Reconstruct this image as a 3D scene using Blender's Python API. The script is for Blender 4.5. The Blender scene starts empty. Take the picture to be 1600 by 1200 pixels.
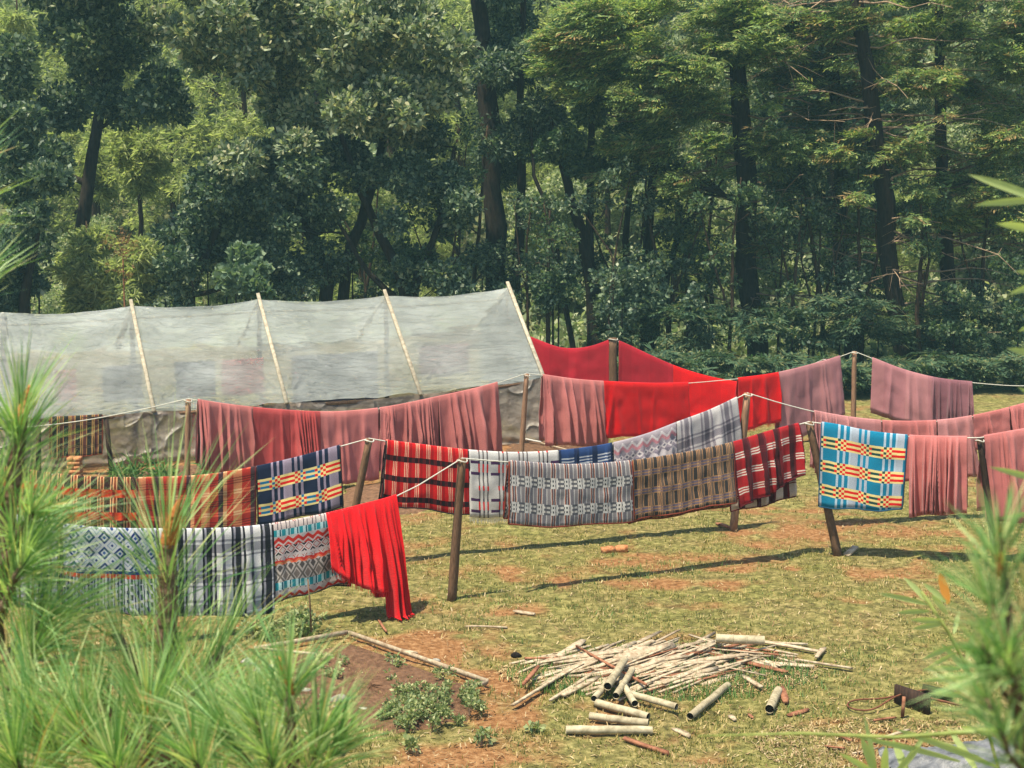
import bpy, math, random
import numpy as np
from mathutils import Vector

random.seed(7)
RNG = np.random.default_rng(11)
scene = bpy.context.scene
COL = scene.collection
R = math.radians
HAZE = 0.0010

# ------------------------------------------------------------------ camera
FPX = 2400.0
PITCH = math.atan(300.0 / FPX)
CAMZ = 5.0
cam_data = bpy.data.cameras.new("camera")
cam = bpy.data.objects.new("camera", cam_data)
COL.objects.link(cam)
cam.location = (0, 0, CAMZ)
cam.rotation_euler = (math.pi / 2 - PITCH, 0, 0)
cam_data.sensor_width = 36.0
cam_data.lens = 36.0 * FPX / 1600.0
cam_data.clip_start = 0.2
cam_data.clip_end = 2000.0
cam_data.dof.use_dof = True
cam_data.dof.focus_distance = 21.0
cam_data.dof.aperture_fstop = 10.0
scene.camera = cam

# ------------------------------------------------------------------ light
SUN_EL, SUN_AZ = 70.0, 226.0        # azimuth clockwise from +Y (camera looks to +Y): sun high behind the camera
world = bpy.data.worlds.new("World")
scene.world = world
world.use_nodes = True
wn = world.node_tree.nodes
wl = world.node_tree.links
wn.clear()
wo = wn.new("ShaderNodeOutputWorld")
bg = wn.new("ShaderNodeBackground")
sky = wn.new("ShaderNodeTexSky")
sky.sky_type = 'NISHITA'
sky.sun_disc = False
sky.sun_elevation = R(SUN_EL)
sky.sun_rotation = R(SUN_AZ)
sky.air_density = 1.0
sky.dust_density = 1.0
bg.inputs["Strength"].default_value = 0.12
wl.new(sky.outputs[0], bg.inputs[0])
wl.new(bg.outputs[0], wo.inputs[0])
sun_data = bpy.data.lights.new("sun", 'SUN')
sun_data.energy = 5.0
sun_data.angle = R(0.6)
sun_data.color = (1.0, 0.92, 0.73)
sun = bpy.data.objects.new("sun", sun_data)
COL.objects.link(sun)
sun.location = (0, 0, 40)
sdir = Vector((math.sin(R(SUN_AZ)) * math.cos(R(SUN_EL)), math.cos(R(SUN_AZ)) * math.cos(R(SUN_EL)), math.sin(R(SUN_EL))))
sun.rotation_euler = sdir.to_track_quat('Z', 'Y').to_euler()
scene.view_settings.view_transform = 'Standard'
scene.view_settings.look = 'None'
scene.view_settings.gamma = 1.0
scene.view_settings.use_curve_mapping = False
scene.view_settings.exposure = 0.8
scene.render.engine = 'CYCLES'
scene.cycles.max_bounces = 7
scene.cycles.transparent_max_bounces = 10

# ------------------------------------------------------------------ pixel helpers (pixels of the 1600x1200 photograph)
CP, SP = math.cos(PITCH), math.sin(PITCH)
def ray(px, py):
    a = (px - 800.0) / FPX
    b = (600.0 - py) / FPX
    return Vector((a, CP + b * SP, -SP + b * CP))
def ground(px, py, z=0.0):
    d = ray(px, py)
    t = (z - CAMZ) / d.z
    return Vector((d.x * t, d.y * t, z))
def at(px, py, Y):
    d = ray(px, py)
    t = Y / d.y
    return Vector((d.x * t, Y, CAMZ + d.z * t))
def in_plane(px, py, A, B):
    d = ray(px, py)
    nx, ny = -(B.y - A.y), (B.x - A.x)
    t = (nx * A.x + ny * A.y) / (nx * d.x + ny * d.y)
    return Vector((d.x * t, d.y * t, CAMZ + d.z * t))

# ------------------------------------------------------------------ numpy noise
_perm = RNG.random((256, 256))
def vnoise(x, y, s=1.0, off=0.0):
    x = np.asarray(x, float) / s + off + 500
    y = np.asarray(y, float) / s + off * 1.7 + 500
    xi, yi = np.floor(x).astype(int), np.floor(y).astype(int)
    fx, fy = x - xi, y - yi
    fx = fx * fx * (3 - 2 * fx); fy = fy * fy * (3 - 2 * fy)
    g = lambda a, b: _perm[a % 256, b % 256]
    return (g(xi, yi) * (1 - fx) + g(xi + 1, yi) * fx) * (1 - fy) + (g(xi, yi + 1) * (1 - fx) + g(xi + 1, yi + 1) * fx) * fy
def fbm(x, y, s=1.0, off=0.0, o=4):
    t = 0; a = 0.5; tot = 0
    for i in range(o):
        t = t + a * vnoise(x, y, s / 2 ** i, off + i * 7.3); tot += a; a *= 0.5
    return t / tot

# ------------------------------------------------------------------ object helpers
def link(o, parent=None):
    COL.objects.link(o)
    if parent is not None: o.parent = parent
    return o
def tag(o, label, cat, group=None, kind=None):
    o["label"] = label
    if cat: o["category"] = cat
    if group: o["group"] = group
    if kind: o["kind"] = kind
    return o
def thing(name, label, cat, loc=(0, 0, 0), group=None):
    o = bpy.data.objects.new(name, None)
    o.empty_display_size = 0.2
    o.location = loc
    link(o)
    return tag(o, label, cat, group)
def np_obj(name, V, F, mat, parent=None, smooth=False, uv=None, attr=None):
    """V (n,3) world coordinates, F list of (m,k) index arrays"""
    V = np.asarray(V, np.float32)
    if parent is not None:
        V = V - np.array(parent.location, np.float32)
    me = bpy.data.meshes.new(name)
    F = [np.asarray(f, np.int32) for f in F if len(f)]
    idx = np.concatenate([f.ravel() for f in F])
    sizes = np.concatenate([np.full(len(f), f.shape[1], np.int32) for f in F])
    starts = np.concatenate([[0], np.cumsum(sizes)[:-1]]).astype(np.int32)
    me.vertices.add(len(V)); me.vertices.foreach_set("co", V.ravel())
    me.loops.add(len(idx)); me.loops.foreach_set("vertex_index", idx)
    me.polygons.add(len(sizes)); me.polygons.foreach_set("loop_start", starts); me.polygons.foreach_set("loop_total", sizes)
    if smooth: me.polygons.foreach_set("use_smooth", np.ones(len(sizes), bool))
    me.update(calc_edges=True)
    if uv is not None:
        l = me.uv_layers.new(name="UVMap")
        l.data.foreach_set("uv", np.asarray(uv, np.float32)[idx].ravel())
    if attr is not None:
        for an, av in attr.items():
            a = me.attributes.new(an, 'FLOAT', 'POINT')
            a.data.foreach_set("value", np.asarray(av, np.float32))
    if mat is not None: me.materials.append(mat)
    return link(bpy.data.objects.new(name, me), parent)

class MB:
    def __init__(s): s.v = []; s.q = []; s.t = []; s.n = 0
    def add(s, V, Q=None, T=None):
        V = np.asarray(V, float)
        if Q is not None and len(Q): s.q.append(np.asarray(Q, int) + s.n)
        if T is not None and len(T): s.t.append(np.asarray(T, int) + s.n)
        s.v.append(V); s.n += len(V)
    def tube(s, pts, rad, sides=6, cap=True, lump=0.0):
        P = np.array([tuple(p) for p in pts], float); n = len(P)
        rad = np.broadcast_to(np.asarray(rad, float), (n,))
        T = np.gradient(P, axis=0); T /= (np.linalg.norm(T, axis=1, keepdims=True) + 1e-9)
        ref = np.array([0, 0, 1.0]) if abs(T[0, 2]) < 0.8 else np.array([1.0, 0, 0])
        A = np.cross(T, ref); A /= (np.linalg.norm(A, axis=1, keepdims=True) + 1e-9)
        B = np.cross(T, A)
        ang = np.arange(sides) * 2 * math.pi / sides
        rr = rad[:, None] * (1 + lump * (RNG.random((n, sides)) - 0.5))
        V = P[:, None, :] + rr[..., None] * (np.cos(ang)[None, :, None] * A[:, None, :] + np.sin(ang)[None, :, None] * B[:, None, :])
        V = V.reshape(-1, 3)
        i = np.arange(n - 1)[:, None] * sides; j = np.arange(sides)[None, :]; k = (j + 1) % sides
        Q = np.stack([i + j, i + k, i + sides + k, i + sides + j], -1).reshape(-1, 4)
        Tt = []
        if cap:
            V = np.concatenate([V, P[:1], P[-1:]]); a, b = n * sides, n * sides + 1
            for q in range(sides):
                Tt.append((a, (q + 1) % sides, q)); Tt.append((b, (n - 1) * sides + q, (n - 1) * sides + (q + 1) % sides))
        s.add(V, Q, Tt)
    def box(s, c, x, y, z, bev=0.0):
        """box about centre c with half vectors x,y,z"""
        c, x, y, z = [np.array(tuple(q), float) for q in (c, x, y, z)]
        V = [c + a * x + b * y + d * z for d in (-1, 1) for b in (-1, 1) for a in (-1, 1)]
        s.add(V, [(0, 2, 3, 1), (4, 5, 7, 6), (0, 1, 5, 4), (2, 6, 7, 3), (0, 4, 6, 2), (1, 3, 7, 5)])
    def beam(s, a, b, w, h, side=None, taper=1.0):
        a = np.array(tuple(a), float); b = np.array(tuple(b), float)
        d = b - a; L = np.linalg.norm(d); d /= L
        sd = np.array(side if side is not None else (1, 0, 0), float) if side is not None or abs(d[0]) < .9 else np.array((0, 1, 0.))
        sd = sd - d * sd.dot(d); sd /= np.linalg.norm(sd)
        u = np.cross(d, sd)
        V = []
        for p, k in ((a, 1.0), (b, taper)):
            for (i, j) in ((-1, -1), (1, -1), (1, 1), (-1, 1)):
                V.append(p + sd * i * w * k / 2 + u * j * h * k / 2)
        s.add(V, [(0, 3, 2, 1), (4, 5, 6, 7), (0, 1, 5, 4), (1, 2, 6, 5), (2, 3, 7, 6), (3, 0, 4, 7)])
    def build(s, name, mat, parent=None, smooth=False):
        V = np.concatenate(s.v)
        F = []
        if s.q: F.append(np.concatenate(s.q))
        if s.t: F.append(np.concatenate(s.t))
        return np_obj(name, V, F, mat, parent, smooth)

# ------------------------------------------------------------------ material helpers
def lin(h):
    if isinstance(h, str):
        h = [int(h[i:i + 2], 16) / 255 for i in (0, 2, 4)]
        h = [c / 12.92 if c < .04045 else ((c + .055) / 1.055) ** 2.4 for c in h]
    return (h[0], h[1], h[2], 1.0)
def new_mat(name):
    m = bpy.data.materials.new(name); m.use_nodes = True
    nt = m.node_tree; nt.nodes.clear()
    out = nt.nodes.new("ShaderNodeOutputMaterial")
    return m, nt, out
class NT:
    """tiny node-tree builder"""
    def __init__(s, nt): s.nt = nt
    def n(s, t, **k):
        o = s.nt.nodes.new(t)
        for a, b in k.items(): setattr(o, a, b)
        return o
    def l(s, a, b): s.nt.links.new(a, b)
    def val(s, inp, v):
        if isinstance(v, (int, float)): inp.default_value = v
        elif isinstance(v, (tuple, list)): inp.default_value = v
        else: s.l(v, inp)
    def math(s, op, a, b=0.0, c=0.0):
        o = s.n("ShaderNodeMath", operation=op)
        s.val(o.inputs[0], a); s.val(o.inputs[1], b)
        if len(o.inputs) > 2: s.val(o.inputs[2], c)
        return o.outputs[0]
    def mix(s, f, a, b, blend='MIX'):
        o = s.n("ShaderNodeMix", data_type='RGBA', blend_type=blend)
        s.val(o.inputs[0], f); s.val(o.inputs[6], a); s.val(o.inputs[7], b)
        return o.outputs[2]
    def ramp(s, f, stops, const=False):
        o = s.n("ShaderNodeValToRGB")
        cr = o.color_ramp
        cr.interpolation = 'CONSTANT' if const else 'LINEAR'
        stops = [(p, lin(c)) for p, c in stops]
        cr.elements[0].position = stops[0][0]; cr.elements[0].color = stops[0][1]
        cr.elements[1].position = min(1.0, stops[1][0]) if len(stops) > 1 else 1; cr.elements[1].color = stops[1][1] if len(stops) > 1 else stops[0][1]
        for p, c in stops[2:]:
            e = cr.elements.new(min(p, 1.0)); e.color = c
        s.val(o.inputs[0], f)
        return o.outputs[0]
    def noise(s, scale, detail=3, rough=.6, vec=None, w=None):
        o = s.n("ShaderNodeTexNoise"); o.inputs["Scale"].default_value = scale
        o.inputs["Detail"].default_value = detail; o.inputs["Roughness"].default_value = rough
        if vec is not None: s.l(vec, o.inputs["Vector"])
        return o.outputs["Fac"]
    def bump(s, h, strength=.3, dist=.01):
        o = s.n("ShaderNodeBump"); o.inputs["Strength"].default_value = strength; o.inputs["Distance"].default_value = dist
        s.l(h, o.inputs["Height"]); return o.outputs[0]
    def bsdf(s, col, rough=.7, spec=.3, normal=None, sheen=0.0):
        o = s.n("ShaderNodeBsdfPrincipled")
        s.val(o.inputs["Base Color"], col); s.val(o.inputs["Roughness"], rough)
        o.inputs["Specular IOR Level"].default_value = spec
        if normal is not None: s.l(normal, o.inputs["Normal"])
        if sheen: o.inputs["Sheen Weight"].default_value = sheen
        return o.outputs[0]

def leaf_mat(name, stops, rough=.45, trans=.35, spec=.4, tcol=None):
    m, nt, out = new_mat(name); b = NT(nt)
    g = b.n("ShaderNodeNewGeometry")
    c = b.ramp(g.outputs["Random Per Island"], stops)
    big = b.noise(0.6, 2, .5, b.n("ShaderNodeTexCoord").outputs["Object"])
    c = b.mix(b.math('MULTIPLY', b.math('SUBTRACT', big, .35), 1.1), c, b.mix(1.0, c, (1.35, 1.25, .75, 1), 'MULTIPLY'))
    p = b.bsdf(c, rough, spec)
    t = b.n("ShaderNodeBsdfTranslucent"); b.l(b.mix(1.0, c, tcol or (1.15, 1.3, .7, 1), 'MULTIPLY'), t.inputs[0])
    mx = b.n("ShaderNodeMixShader"); mx.inputs[0].default_value = trans
    b.l(p, mx.inputs[1]); b.l(t.outputs[0], mx.inputs[2]); b.l(mx.outputs[0], out.inputs[0])
    return m
def simple_mat(name, c1, c2, scale=20, rough=.8, bump=.4, dist=.01, spec=.2, stretch=None, detail=4):
    m, nt, out = new_mat(name); b = NT(nt)
    vec = b.n("ShaderNodeTexCoord").outputs["Object"]
    if stretch:
        mp = b.n("ShaderNodeMapping"); mp.inputs["Scale"].default_value = stretch; b.l(vec, mp.inputs[0]); vec = mp.outputs[0]
    f = b.noise(scale, detail, .65, vec)
    c = b.ramp(f, [(.3, c1), (.7, c2)])
    g = b.n("ShaderNodeObjectInfo")
    c = b.mix(b.math('MULTIPLY', g.outputs["Random"], .45), c, b.mix(1.0, c, (.55, .5, .48, 1), 'MULTIPLY'))
    b.l(b.bsdf(c, rough, spec, b.bump(f, bump, dist)), out.inputs[0])
    return m

# ---- cloth: woven pattern from rows chosen by v, colours chosen by u
def cloth_mat(name, rows, select, pu=.3, pv=.3, skew=0.0, nap=.35, dark=1.0, weave=.12, offs=(0, 0), trans=.0):
    """rows: list of ('u', stops) | ('zig', period, amp, stops over v) | ('dia', pu, pv, stops)
       select: [(v position, row index)] over one period pv (v measured in metres down from the line)"""
    m, nt, out = new_mat(name); b = NT(nt)
    uv = b.n("ShaderNodeUVMap"); uv.uv_map = "UVMap"
    sep = b.n("ShaderNodeSeparateXYZ"); b.l(uv.outputs[0], sep.inputs[0])
    # slight wobble of the threads
    wob = b.noise(9, 2, .5, uv.outputs[0])
    U = b.math('ADD', sep.outputs[0], b.math('MULTIPLY', b.math('SUBTRACT', wob, .5), .012))
    V = b.math('ADD', sep.outputs[1], b.math('MULTIPLY', b.math('SUBTRACT', wob, .5), .012))
    if offs[0]: U = b.math('ADD', U, offs[0])
    if offs[1]: V = b.math('ADD', V, offs[1])
    fu = b.math('FRACT', b.math('DIVIDE', U, pu)); fv = b.math('FRACT', b.math('DIVIDE', V, pv))
    cols = []
    for r in rows:
        if r[0] == 'u': cols.append(b.ramp(fu, r[1], True))
        elif r[0] == 'v': cols.append(b.ramp(fv, r[1], True))
        elif r[0] == 'zig':
            pp = b.math('PINGPONG', U, r[1] / 2)
            st = b.math('SNAP', b.math('DIVIDE', pp, r[1] / 2), .2)
            q = b.math('ADD', fv, b.math('MULTIPLY', st, r[2]))
            cols.append(b.ramp(q, r[3], True))
        elif r[0] == 'dia':
            a = b.math('ABSOLUTE', b.math('SUBTRACT', b.math('FRACT', b.math('DIVIDE', U, r[1])), .5))
            c = b.math('ABSOLUTE', b.math('SUBTRACT', b.math('FRACT', b.math('DIVIDE', V, r[2])), .5))
            cols.append(b.ramp(b.math('SNAP', b.math('ADD', a, c), .06), r[3], True))
    c = cols[0]
    if len(cols) > 1:
        mask = b.ramp(fv, [(p, (i / 10.0,) * 3) for p, i in select], True)
        for i in range(1, len(cols)):
            hit = b.math('COMPARE', mask, i / 10.0, .03)
            c = b.mix(hit, c, cols[i])
    grain = b.noise(110, 3, .9, uv.outputs[0]); fade = b.noise(2.3, 3, .6, uv.outputs[0])
    grain2 = b.noise(60, 3, .7, uv.outputs[0])
    c = b.mix(1.0, c, b.ramp(grain, [(.32, (.6, .58, .6)), (.68, (1.2, 1.2, 1.2))]), 'MULTIPLY')
    c = b.mix(.5, c, b.ramp(grain2, [(.3, (.8, .8, .8)), (.7, (1.1, 1.1, 1.1))]), 'MULTIPLY')
    c = b.mix(1.0, c, b.ramp(fade, [(.3, (.84, .82, .84)), (.7, (1.06, 1.06, 1.06))]), 'MULTIPLY')
    if dark != 1.0: c = b.mix(1.0, c, (dark, dark, dark, 1), 'MULTIPLY')
    h = b.math('ADD', b.math('MULTIPLY', grain, .5), grain2)
    p = b.bsdf(c, .9, .1, b.bump(h, nap, .008), .15)
    t = b.n("ShaderNodeBsdfTranslucent"); b.l(c, t.inputs[0])
    mx = b.n("ShaderNodeMixShader"); mx.inputs[0].default_value = .12 + trans
    b.l(p, mx.inputs[1]); b.l(t.outputs[0], mx.inputs[2]); b.l(mx.outputs[0], out.inputs[0])
    return m
def solid_cloth(name, hexc, hex2=None, **k):
    # faint woven cross stripes so that a one-colour blanket is not flat
    a = lin(hexc)[:3]; c = lin(hex2)[:3] if hex2 else tuple(x * .95 for x in a)
    return cloth_mat(name, [('u', [(0, a), (.5, c)])], [(0, 0), (1, 0)], pu=.9, pv=.1, nap=.6, **k)

def stripes(*seq):
    """('colour', width) ... -> constant ramp stops (widths normalised)"""
    tot = sum(w for _, w in seq); p = 0; out = []
    for c, w in seq:
        out.append((p / tot, c)); p += w
    return out
# palette
WH, BLK, NAVY, BLU, TEAL, RED, DRED, YEL, GRN, MAU, ORG, TAN, GRY = 'd6d3cb', '1d1a22', '18233c', '1773a0', '2f93a3', 'd8191c', '7c1420', 'e6d28a', '1f4a45', '9b8490', 'd64a26', 'c79a63', '8c8580'

def check_blanket(name, W1, W2, nA, nB, bandA, bandB, y=YEL, hi=RED):
    n = 6.5
    A = stripes((W1, 27), (nA, n - 1), (W1, n + 2), (nA, n - 1), (W1, n + 2), (nA, n - 2), (W2, 17), (nB, n), (W2, n), (nB, n), (W2, n), (nB, n))
    B = stripes((bandA, 22), (hi, n), (y, n), (hi, n), (y, n), (hi, n), (bandB, 22), (hi, n), (y, n), (hi, n), (y, n), (hi, n))
    C = stripes((y, 22), (y, n), (bandA, n), (y, n), (hi, n), (y, n), (y, 22), (y, n), (hi, n), (y, n), (bandA, n), (y, n))
    return cloth_mat(name, [('u', A), ('u', B), ('u', C)], [(0, 0), (.5, 2), (.6, 1), (.7, 2), (.8, 1), (.9, 2), (.98, 0)], pu=.62, pv=.33)
M = {}
M['check_blue'] = check_blanket('cloth_blue_check', '1580a2', 'a9b4bf', 'b4c6d2', '1580a2', GRN, RED)
M['check_navy'] = check_blanket('cloth_navy_check', NAVY, '8f8290', '97899a', NAVY, BLU, RED)
M['red_plaid'] = cloth_mat('cloth_red_plaid', [
    ('u', stripes((RED, 12), ('f0c7a4', 2), (RED, 3), ('f0c7a4', 2), (RED, 3), ('f0c7a4', 2), (RED, 4), ('b3141a', 7))),
    ('u', stripes(('5a1018', 9), ('2a0f14', 9), ('6d121b', 4), ('2a0f14', 9)))], [(0, 0), (.62, 1), (.74, 1), (.9, 0)], pu=.155, pv=.27)
M['white_purple'] = cloth_mat('cloth_white_purple', [
    ('u', stripes((WH, 12), ('6f6765', 2.2), (WH, 4), ('6f6765', 2.2), (WH, 4), ('6f6765', 2.2), (WH, 4))),
    ('u', stripes((WH, 12), (RED, 2.6), (WH, 4), (RED, 2.6), (WH, 4), (RED, 2.6), (WH, 4))),
    ('u', stripes(('4d2a55', 12), ('33203c', 2.2), (WH, 4), ('33203c', 2.2), (WH, 4), ('33203c', 2.2), (WH, 4)))],
    [(0, 0), (.22, 2), (.3, 1), (.42, 1), (.52, 2), (.6, 0), (.88, 1)], pu=.3, pv=.52)
M['grey_plaid'] = cloth_mat('cloth_grey_plaid', [
    ('u', stripes(('8d8686', 8), ('c9c4bb', 2), ('b5745c', 2), ('2b3040', 2), ('a9a29f', 2), ('2b3040', 2), ('b5745c', 2), ('c9c4bb', 2), ('777277', 8), ('c9c4bb', 2))),
    ('u', stripes(('cfcabf', 7), ('3a3a44', 2), ('d6d2c8', 3), ('2b2d36', 3), ('d6d2c8', 3), ('3a3a44', 2), ('d6d2c8', 6), ('8f8a86', 4))),
    ('u', stripes(('5e5d62', 8), ('d6d2c8', 3), ('d6d2c8', 6), ('b0aaa5', 4), ('d6d2c8', 3), ('5e5d62', 6)))],
    [(0, 0), (.48, 2), (.56, 1), (.64, 2), (.72, 1), (.8, 2), (.88, 0)], pu=.19, pv=.33)
M['brown_plaid'] = cloth_mat('cloth_brown_plaid', [
    ('u', stripes(('3b3634', 9), ('b98a5e', 1.8), ('5c5048', 2), ('b98a5e', 1.8), ('5c5048', 2), ('b98a5e', 1.8), ('6a5a4e', 6), ('b98a5e', 1.6))),
    ('u', stripes(('6d6170', 9), ('a98268', 2), ('7b6b70', 2), ('a98268', 2), ('7b6b70', 2), ('a98268', 2), ('5d5262', 6))),
    ('u', stripes(('a57c52', 9), ('c49a68', 6), ('8d6c4e', 10)))],
    [(0, 0), (.45, 2), (.5, 1), (.6, 2), (.65, 1), (.75, 2), (.8, 0)], pu=.155, pv=.25)
M['maroon_plaid'] = cloth_mat('cloth_maroon_plaid', [
    ('u', stripes(('b01c24', 10), ('4a141c', 5), ('6a161f', 2))),
    ('u', stripes(('e8dccb', 10), ('5c1a22', 5), ('6a161f', 2)))],
    [(0, 0), (.55, 1), (.62, 0), (.69, 1), (.76, 0), (.83, 1), (.9, 0)], pu=.26, pv=.24)
M['maroon_back'] = cloth_mat('cloth_maroon_reverse', [
    ('u', stripes(('cbbdb4', 10), ('4a141c', 5), ('6a161f', 2))),
    ('u', stripes(('7a3038', 10), ('2c1015', 7)))],
    [(0, 0), (.55, 1), (.62, 0), (.69, 1), (.76, 0)], pu=.26, pv=.24)
M['blue_dash'] = cloth_mat('cloth_blue_dash', [
    ('u', stripes(('2b4575', 10), ('1d2b4d', 4))), ('u', stripes(('c6ccd0', 10), ('1d2b4d', 4)))],
    [(0, 0), (.4, 1), (.48, 0), (.58, 1), (.66, 0), (.76, 1), (.84, 0)], pu=.28, pv=.24)
M['grey_aztec'] = cloth_mat('cloth_grey_aztec', [
    ('zig', .16, .14, [(0, 'a59b9f'), (.15, 'cfc7c4'), (.22, 'c98a90'), (.32, 'a59b9f'), (.5, '7d7682'), (.6, 'c5bdbd'), (.8, 'b27f88'), (.9, 'a8a0a6')]),
    ('dia', .1, .09, [(0, '6f6a78'), (.2, 'cfc7c4'), (.5, '9a8f98')]),
    ('u', stripes(('c94a5c', 3), ('d7606c', 1))), ('u', stripes(('23818a', 3), ('2b6f7c', 1)))],
    [(0, 0), (.3, 1), (.5, 0), (.78, 2), (.84, 0), (.87, 3), (.93, 0)], pu=.1, pv=.55)
M['pale_plaid'] = cloth_mat('cloth_pale_plaid', [
    ('u', stripes(('c3beb9', 10), ('8d858a', 2), ('b5afad', 2), ('7c757b', 5), ('b5afad', 2), ('8d858a', 2))),
    ('u', stripes(('918a8e', 10), ('655f68', 2), ('857e82', 2), ('57515a', 5), ('857e82', 2), ('655f68', 2)))],
    [(0, 0), (.5, 1), (.56, 0), (.62, 1), (.8, 1), (.84, 0), (.9, 1), (.95, 0)], pu=.34, pv=.46)
M['orange_plaid'] = cloth_mat('cloth_orange_plaid', [
    ('u', stripes(('3a2420', 9), ('d9a271', 1.6), ('4a2a22', 2), ('d9a271', 1.6), ('8a3a26', 3), ('d9a271', 1.6))),
    ('u', stripes(('d8431f', 8), ('c22f18', 6), ('8c1f14', 4), ('e0582a', 4)))],
    [(0, 0), (.45, 1), (.6, 1), (.8, 0)], pu=.17, pv=.3)
M['rust_tartan'] = cloth_mat('cloth_rust_tartan', [
    ('u', stripes(('b8754f', 9), ('9c2a20', 9), ('3f2b2e', 5), ('c58a5e', 4), ('a83024', 7))),
    ('u', stripes(('8c4a34', 9), ('5e1a18', 9), ('241a1e', 5), ('8a5a42', 4), ('6d1c18', 7))),
    ('u', stripes(('d2a87c', 9), ('c9583c', 9), ('76574c', 5), ('d8b080', 4), ('c65036', 7)))],
    [(0, 0), (.25, 1), (.29, 0), (.36, 1), (.4, 0), (.47, 1), (.52, 0), (.8, 2), (.88, 0), (.92, 2)], pu=.42, pv=.28)
M['blue_geo'] = cloth_mat('cloth_blue_diamond', [
    ('dia', .17, .17, [(0, '2f5a98'), (.1, 'cdd2d2'), (.2, '1f3a78'), (.36, 'd3d6d2'), (.5, 'd3d6d2'), (.62, '8296b4'), (.7, 'cfd4d4'), (.85, '24407c')]),
    ('u', stripes(('24356b', 1), ('2b4180', 1))),
    ('u', stripes(('d0402c', 5), ('d8b8a0', 1.2), ('c93a28', 3), ('d8b8a0', 1.2))),
    ('u', stripes(('2c3448', 3), ('c9cccb', 2), ('2c3448', 1.5), ('c9cccb', 4), ('2c3448', 2), ('9aa0a6', 3))),
    ('u', stripes(('c9cccb', 5), ('2c3448', 2), ('c9cccb', 2), ('343c52', 4), ('c9cccb', 2)))],
    [(0, 0), (.37, 1), (.40, 2), (.44, 3), (.485, 4), (.50, 3), (.55, 4), (.58, 3), (.63, 4), (.66, 3), (.70, 4), (.73, 3), (.77, 0)], pu=.11, pv=1.2)
M['bw_plaid'] = cloth_mat('cloth_black_white_plaid', [
    ('u', stripes(('e2e0da', 7), ('2a2c34', 2), ('9a98a0', 2), ('25262e', 5), ('c8c6c4', 2), ('25262e', 2), ('dedcd6', 5), ('6a6a74', 3))),
    ('u', stripes(('a3a2a4', 7), ('1d1e26', 2), ('62626c', 2), ('17181f', 5), ('8a888c', 2), ('1d1e26', 2), ('9c9a9c', 5), ('3e3e48', 3)))],
    [(0, 0), (.3, 1), (.38, 0), (.46, 1), (.66, 1), (.74, 0), (.82, 1), (.88, 0)], pu=.34, pv=.34)
M['aztec'] = cloth_mat('cloth_red_teal_aztec', [
    ('u', stripes(('cbbdb4', 5), ('4b4650', 1), ('cbbdb4', 3), ('6a5f66', 1))),
    ('u', stripes(('2c9aa2', 4), ('bfe0dc', 3), ('1d5f6e', 1.5), ('bfe0dc', 1))),
    ('zig', .125, .05, [(0, 'c9bdb6'), (.19, 'cf3127'), (.235, 'd8c9bf'), (.26, 'cf3127'), (.29, 'c9bdb6'), (.43, 'cf3127'), (.47, 'e2724c'), (.5, 'c9bdb6'), (.86, 'cf3127'), (.9, 'd8c9bf'), (.92, 'cf3127'), (.96, 'c9bdb6')]),
    ('dia', .11, .1, [(0, 'c9bdb6'), (.1, '2b2430'), (.3, 'd5c8c0'), (.5, 'a9554c'), (.6, 'c9bdb6')]),
    ('dia', .14, .2, [(0, '5a5350'), (.2, 'c3b8ac'), (.36, '6f675f'), (.55, 'c3b8ac'), (.7, '85796f')])],
    [(0, 0), (.06, 1), (.14, 2), (.26, 3), (.36, 2), (.39, 3), (.42, 2), (.48, 4), (.68, 1), (.77, 0), (.79, 2), (.9, 3)], pu=.11, pv=.97)
M['fold_brown'] = cloth_mat('cloth_brown_yellow_plaid', [
    ('u', stripes(('2c2824', 9), ('b48a4e', 1.6), ('5a4636', 2), ('b48a4e', 1.6), ('6b4038', 6), ('b48a4e', 1.6))),
    ('u', stripes(('6b5540', 9), ('a98a56', 6), ('4d3030', 8)))], [(0, 0), (.5, 1), (.56, 0), (.64, 1), (.7, 0)], pu=.2, pv=.2)
M['bw_stripe'] = cloth_mat('cloth_bar_stripe', [('u', stripes(('d4d6d4', 3), ('2d3540', 3)))], [(0, 0), (1, 0)], pu=.09, pv=.3)
M['rose'] = solid_cloth('cloth_dusty_rose', 'c67872', 'be706a')
M['rose_red'] = solid_cloth('cloth_rose_red', 'c0504e', 'b64a48')
M['rose_light'] = solid_cloth('cloth_light_rose', 'cc8c88', 'c3837f')
M['mauve'] = solid_cloth('cloth_mauve', 'b97f80', 'b0777a')
M['mauve_dark'] = solid_cloth('cloth_dark_mauve', '97666c', '8e5e65')
M['salmon'] = solid_cloth('cloth_salmon', 'cf7e78', 'c77670')
M['scarlet'] = solid_cloth('cloth_scarlet', 'ee0f16', 'e60e15', trans=.1)
M['crimson'] = solid_cloth('cloth_crimson', 'bf2032', 'b41d2e', trans=.1)
M['shawl'] = solid_cloth('cloth_shawl_red', 'e8161f', 'de141d', trans=.08)
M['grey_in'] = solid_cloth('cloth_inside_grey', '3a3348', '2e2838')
M['hem_dark'] = simple_mat('hem_dark', lin('1c1418'), lin('2c2024'), 80, .9)
M['hem_rust'] = simple_mat('hem_rust', lin('6e2f22'), lin('8c4230'), 80, .9)
M['hem_maroon'] = simple_mat('hem_maroon', lin('4a1018'), lin('641722'), 80, .9)
M['hem_blue'] = simple_mat('hem_blue', lin('1c4a66'), lin('24587a'), 80, .9)
M['hem_grey'] = simple_mat('hem_grey', lin('3a3438'), lin('55504f'), 80, .9)

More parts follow.
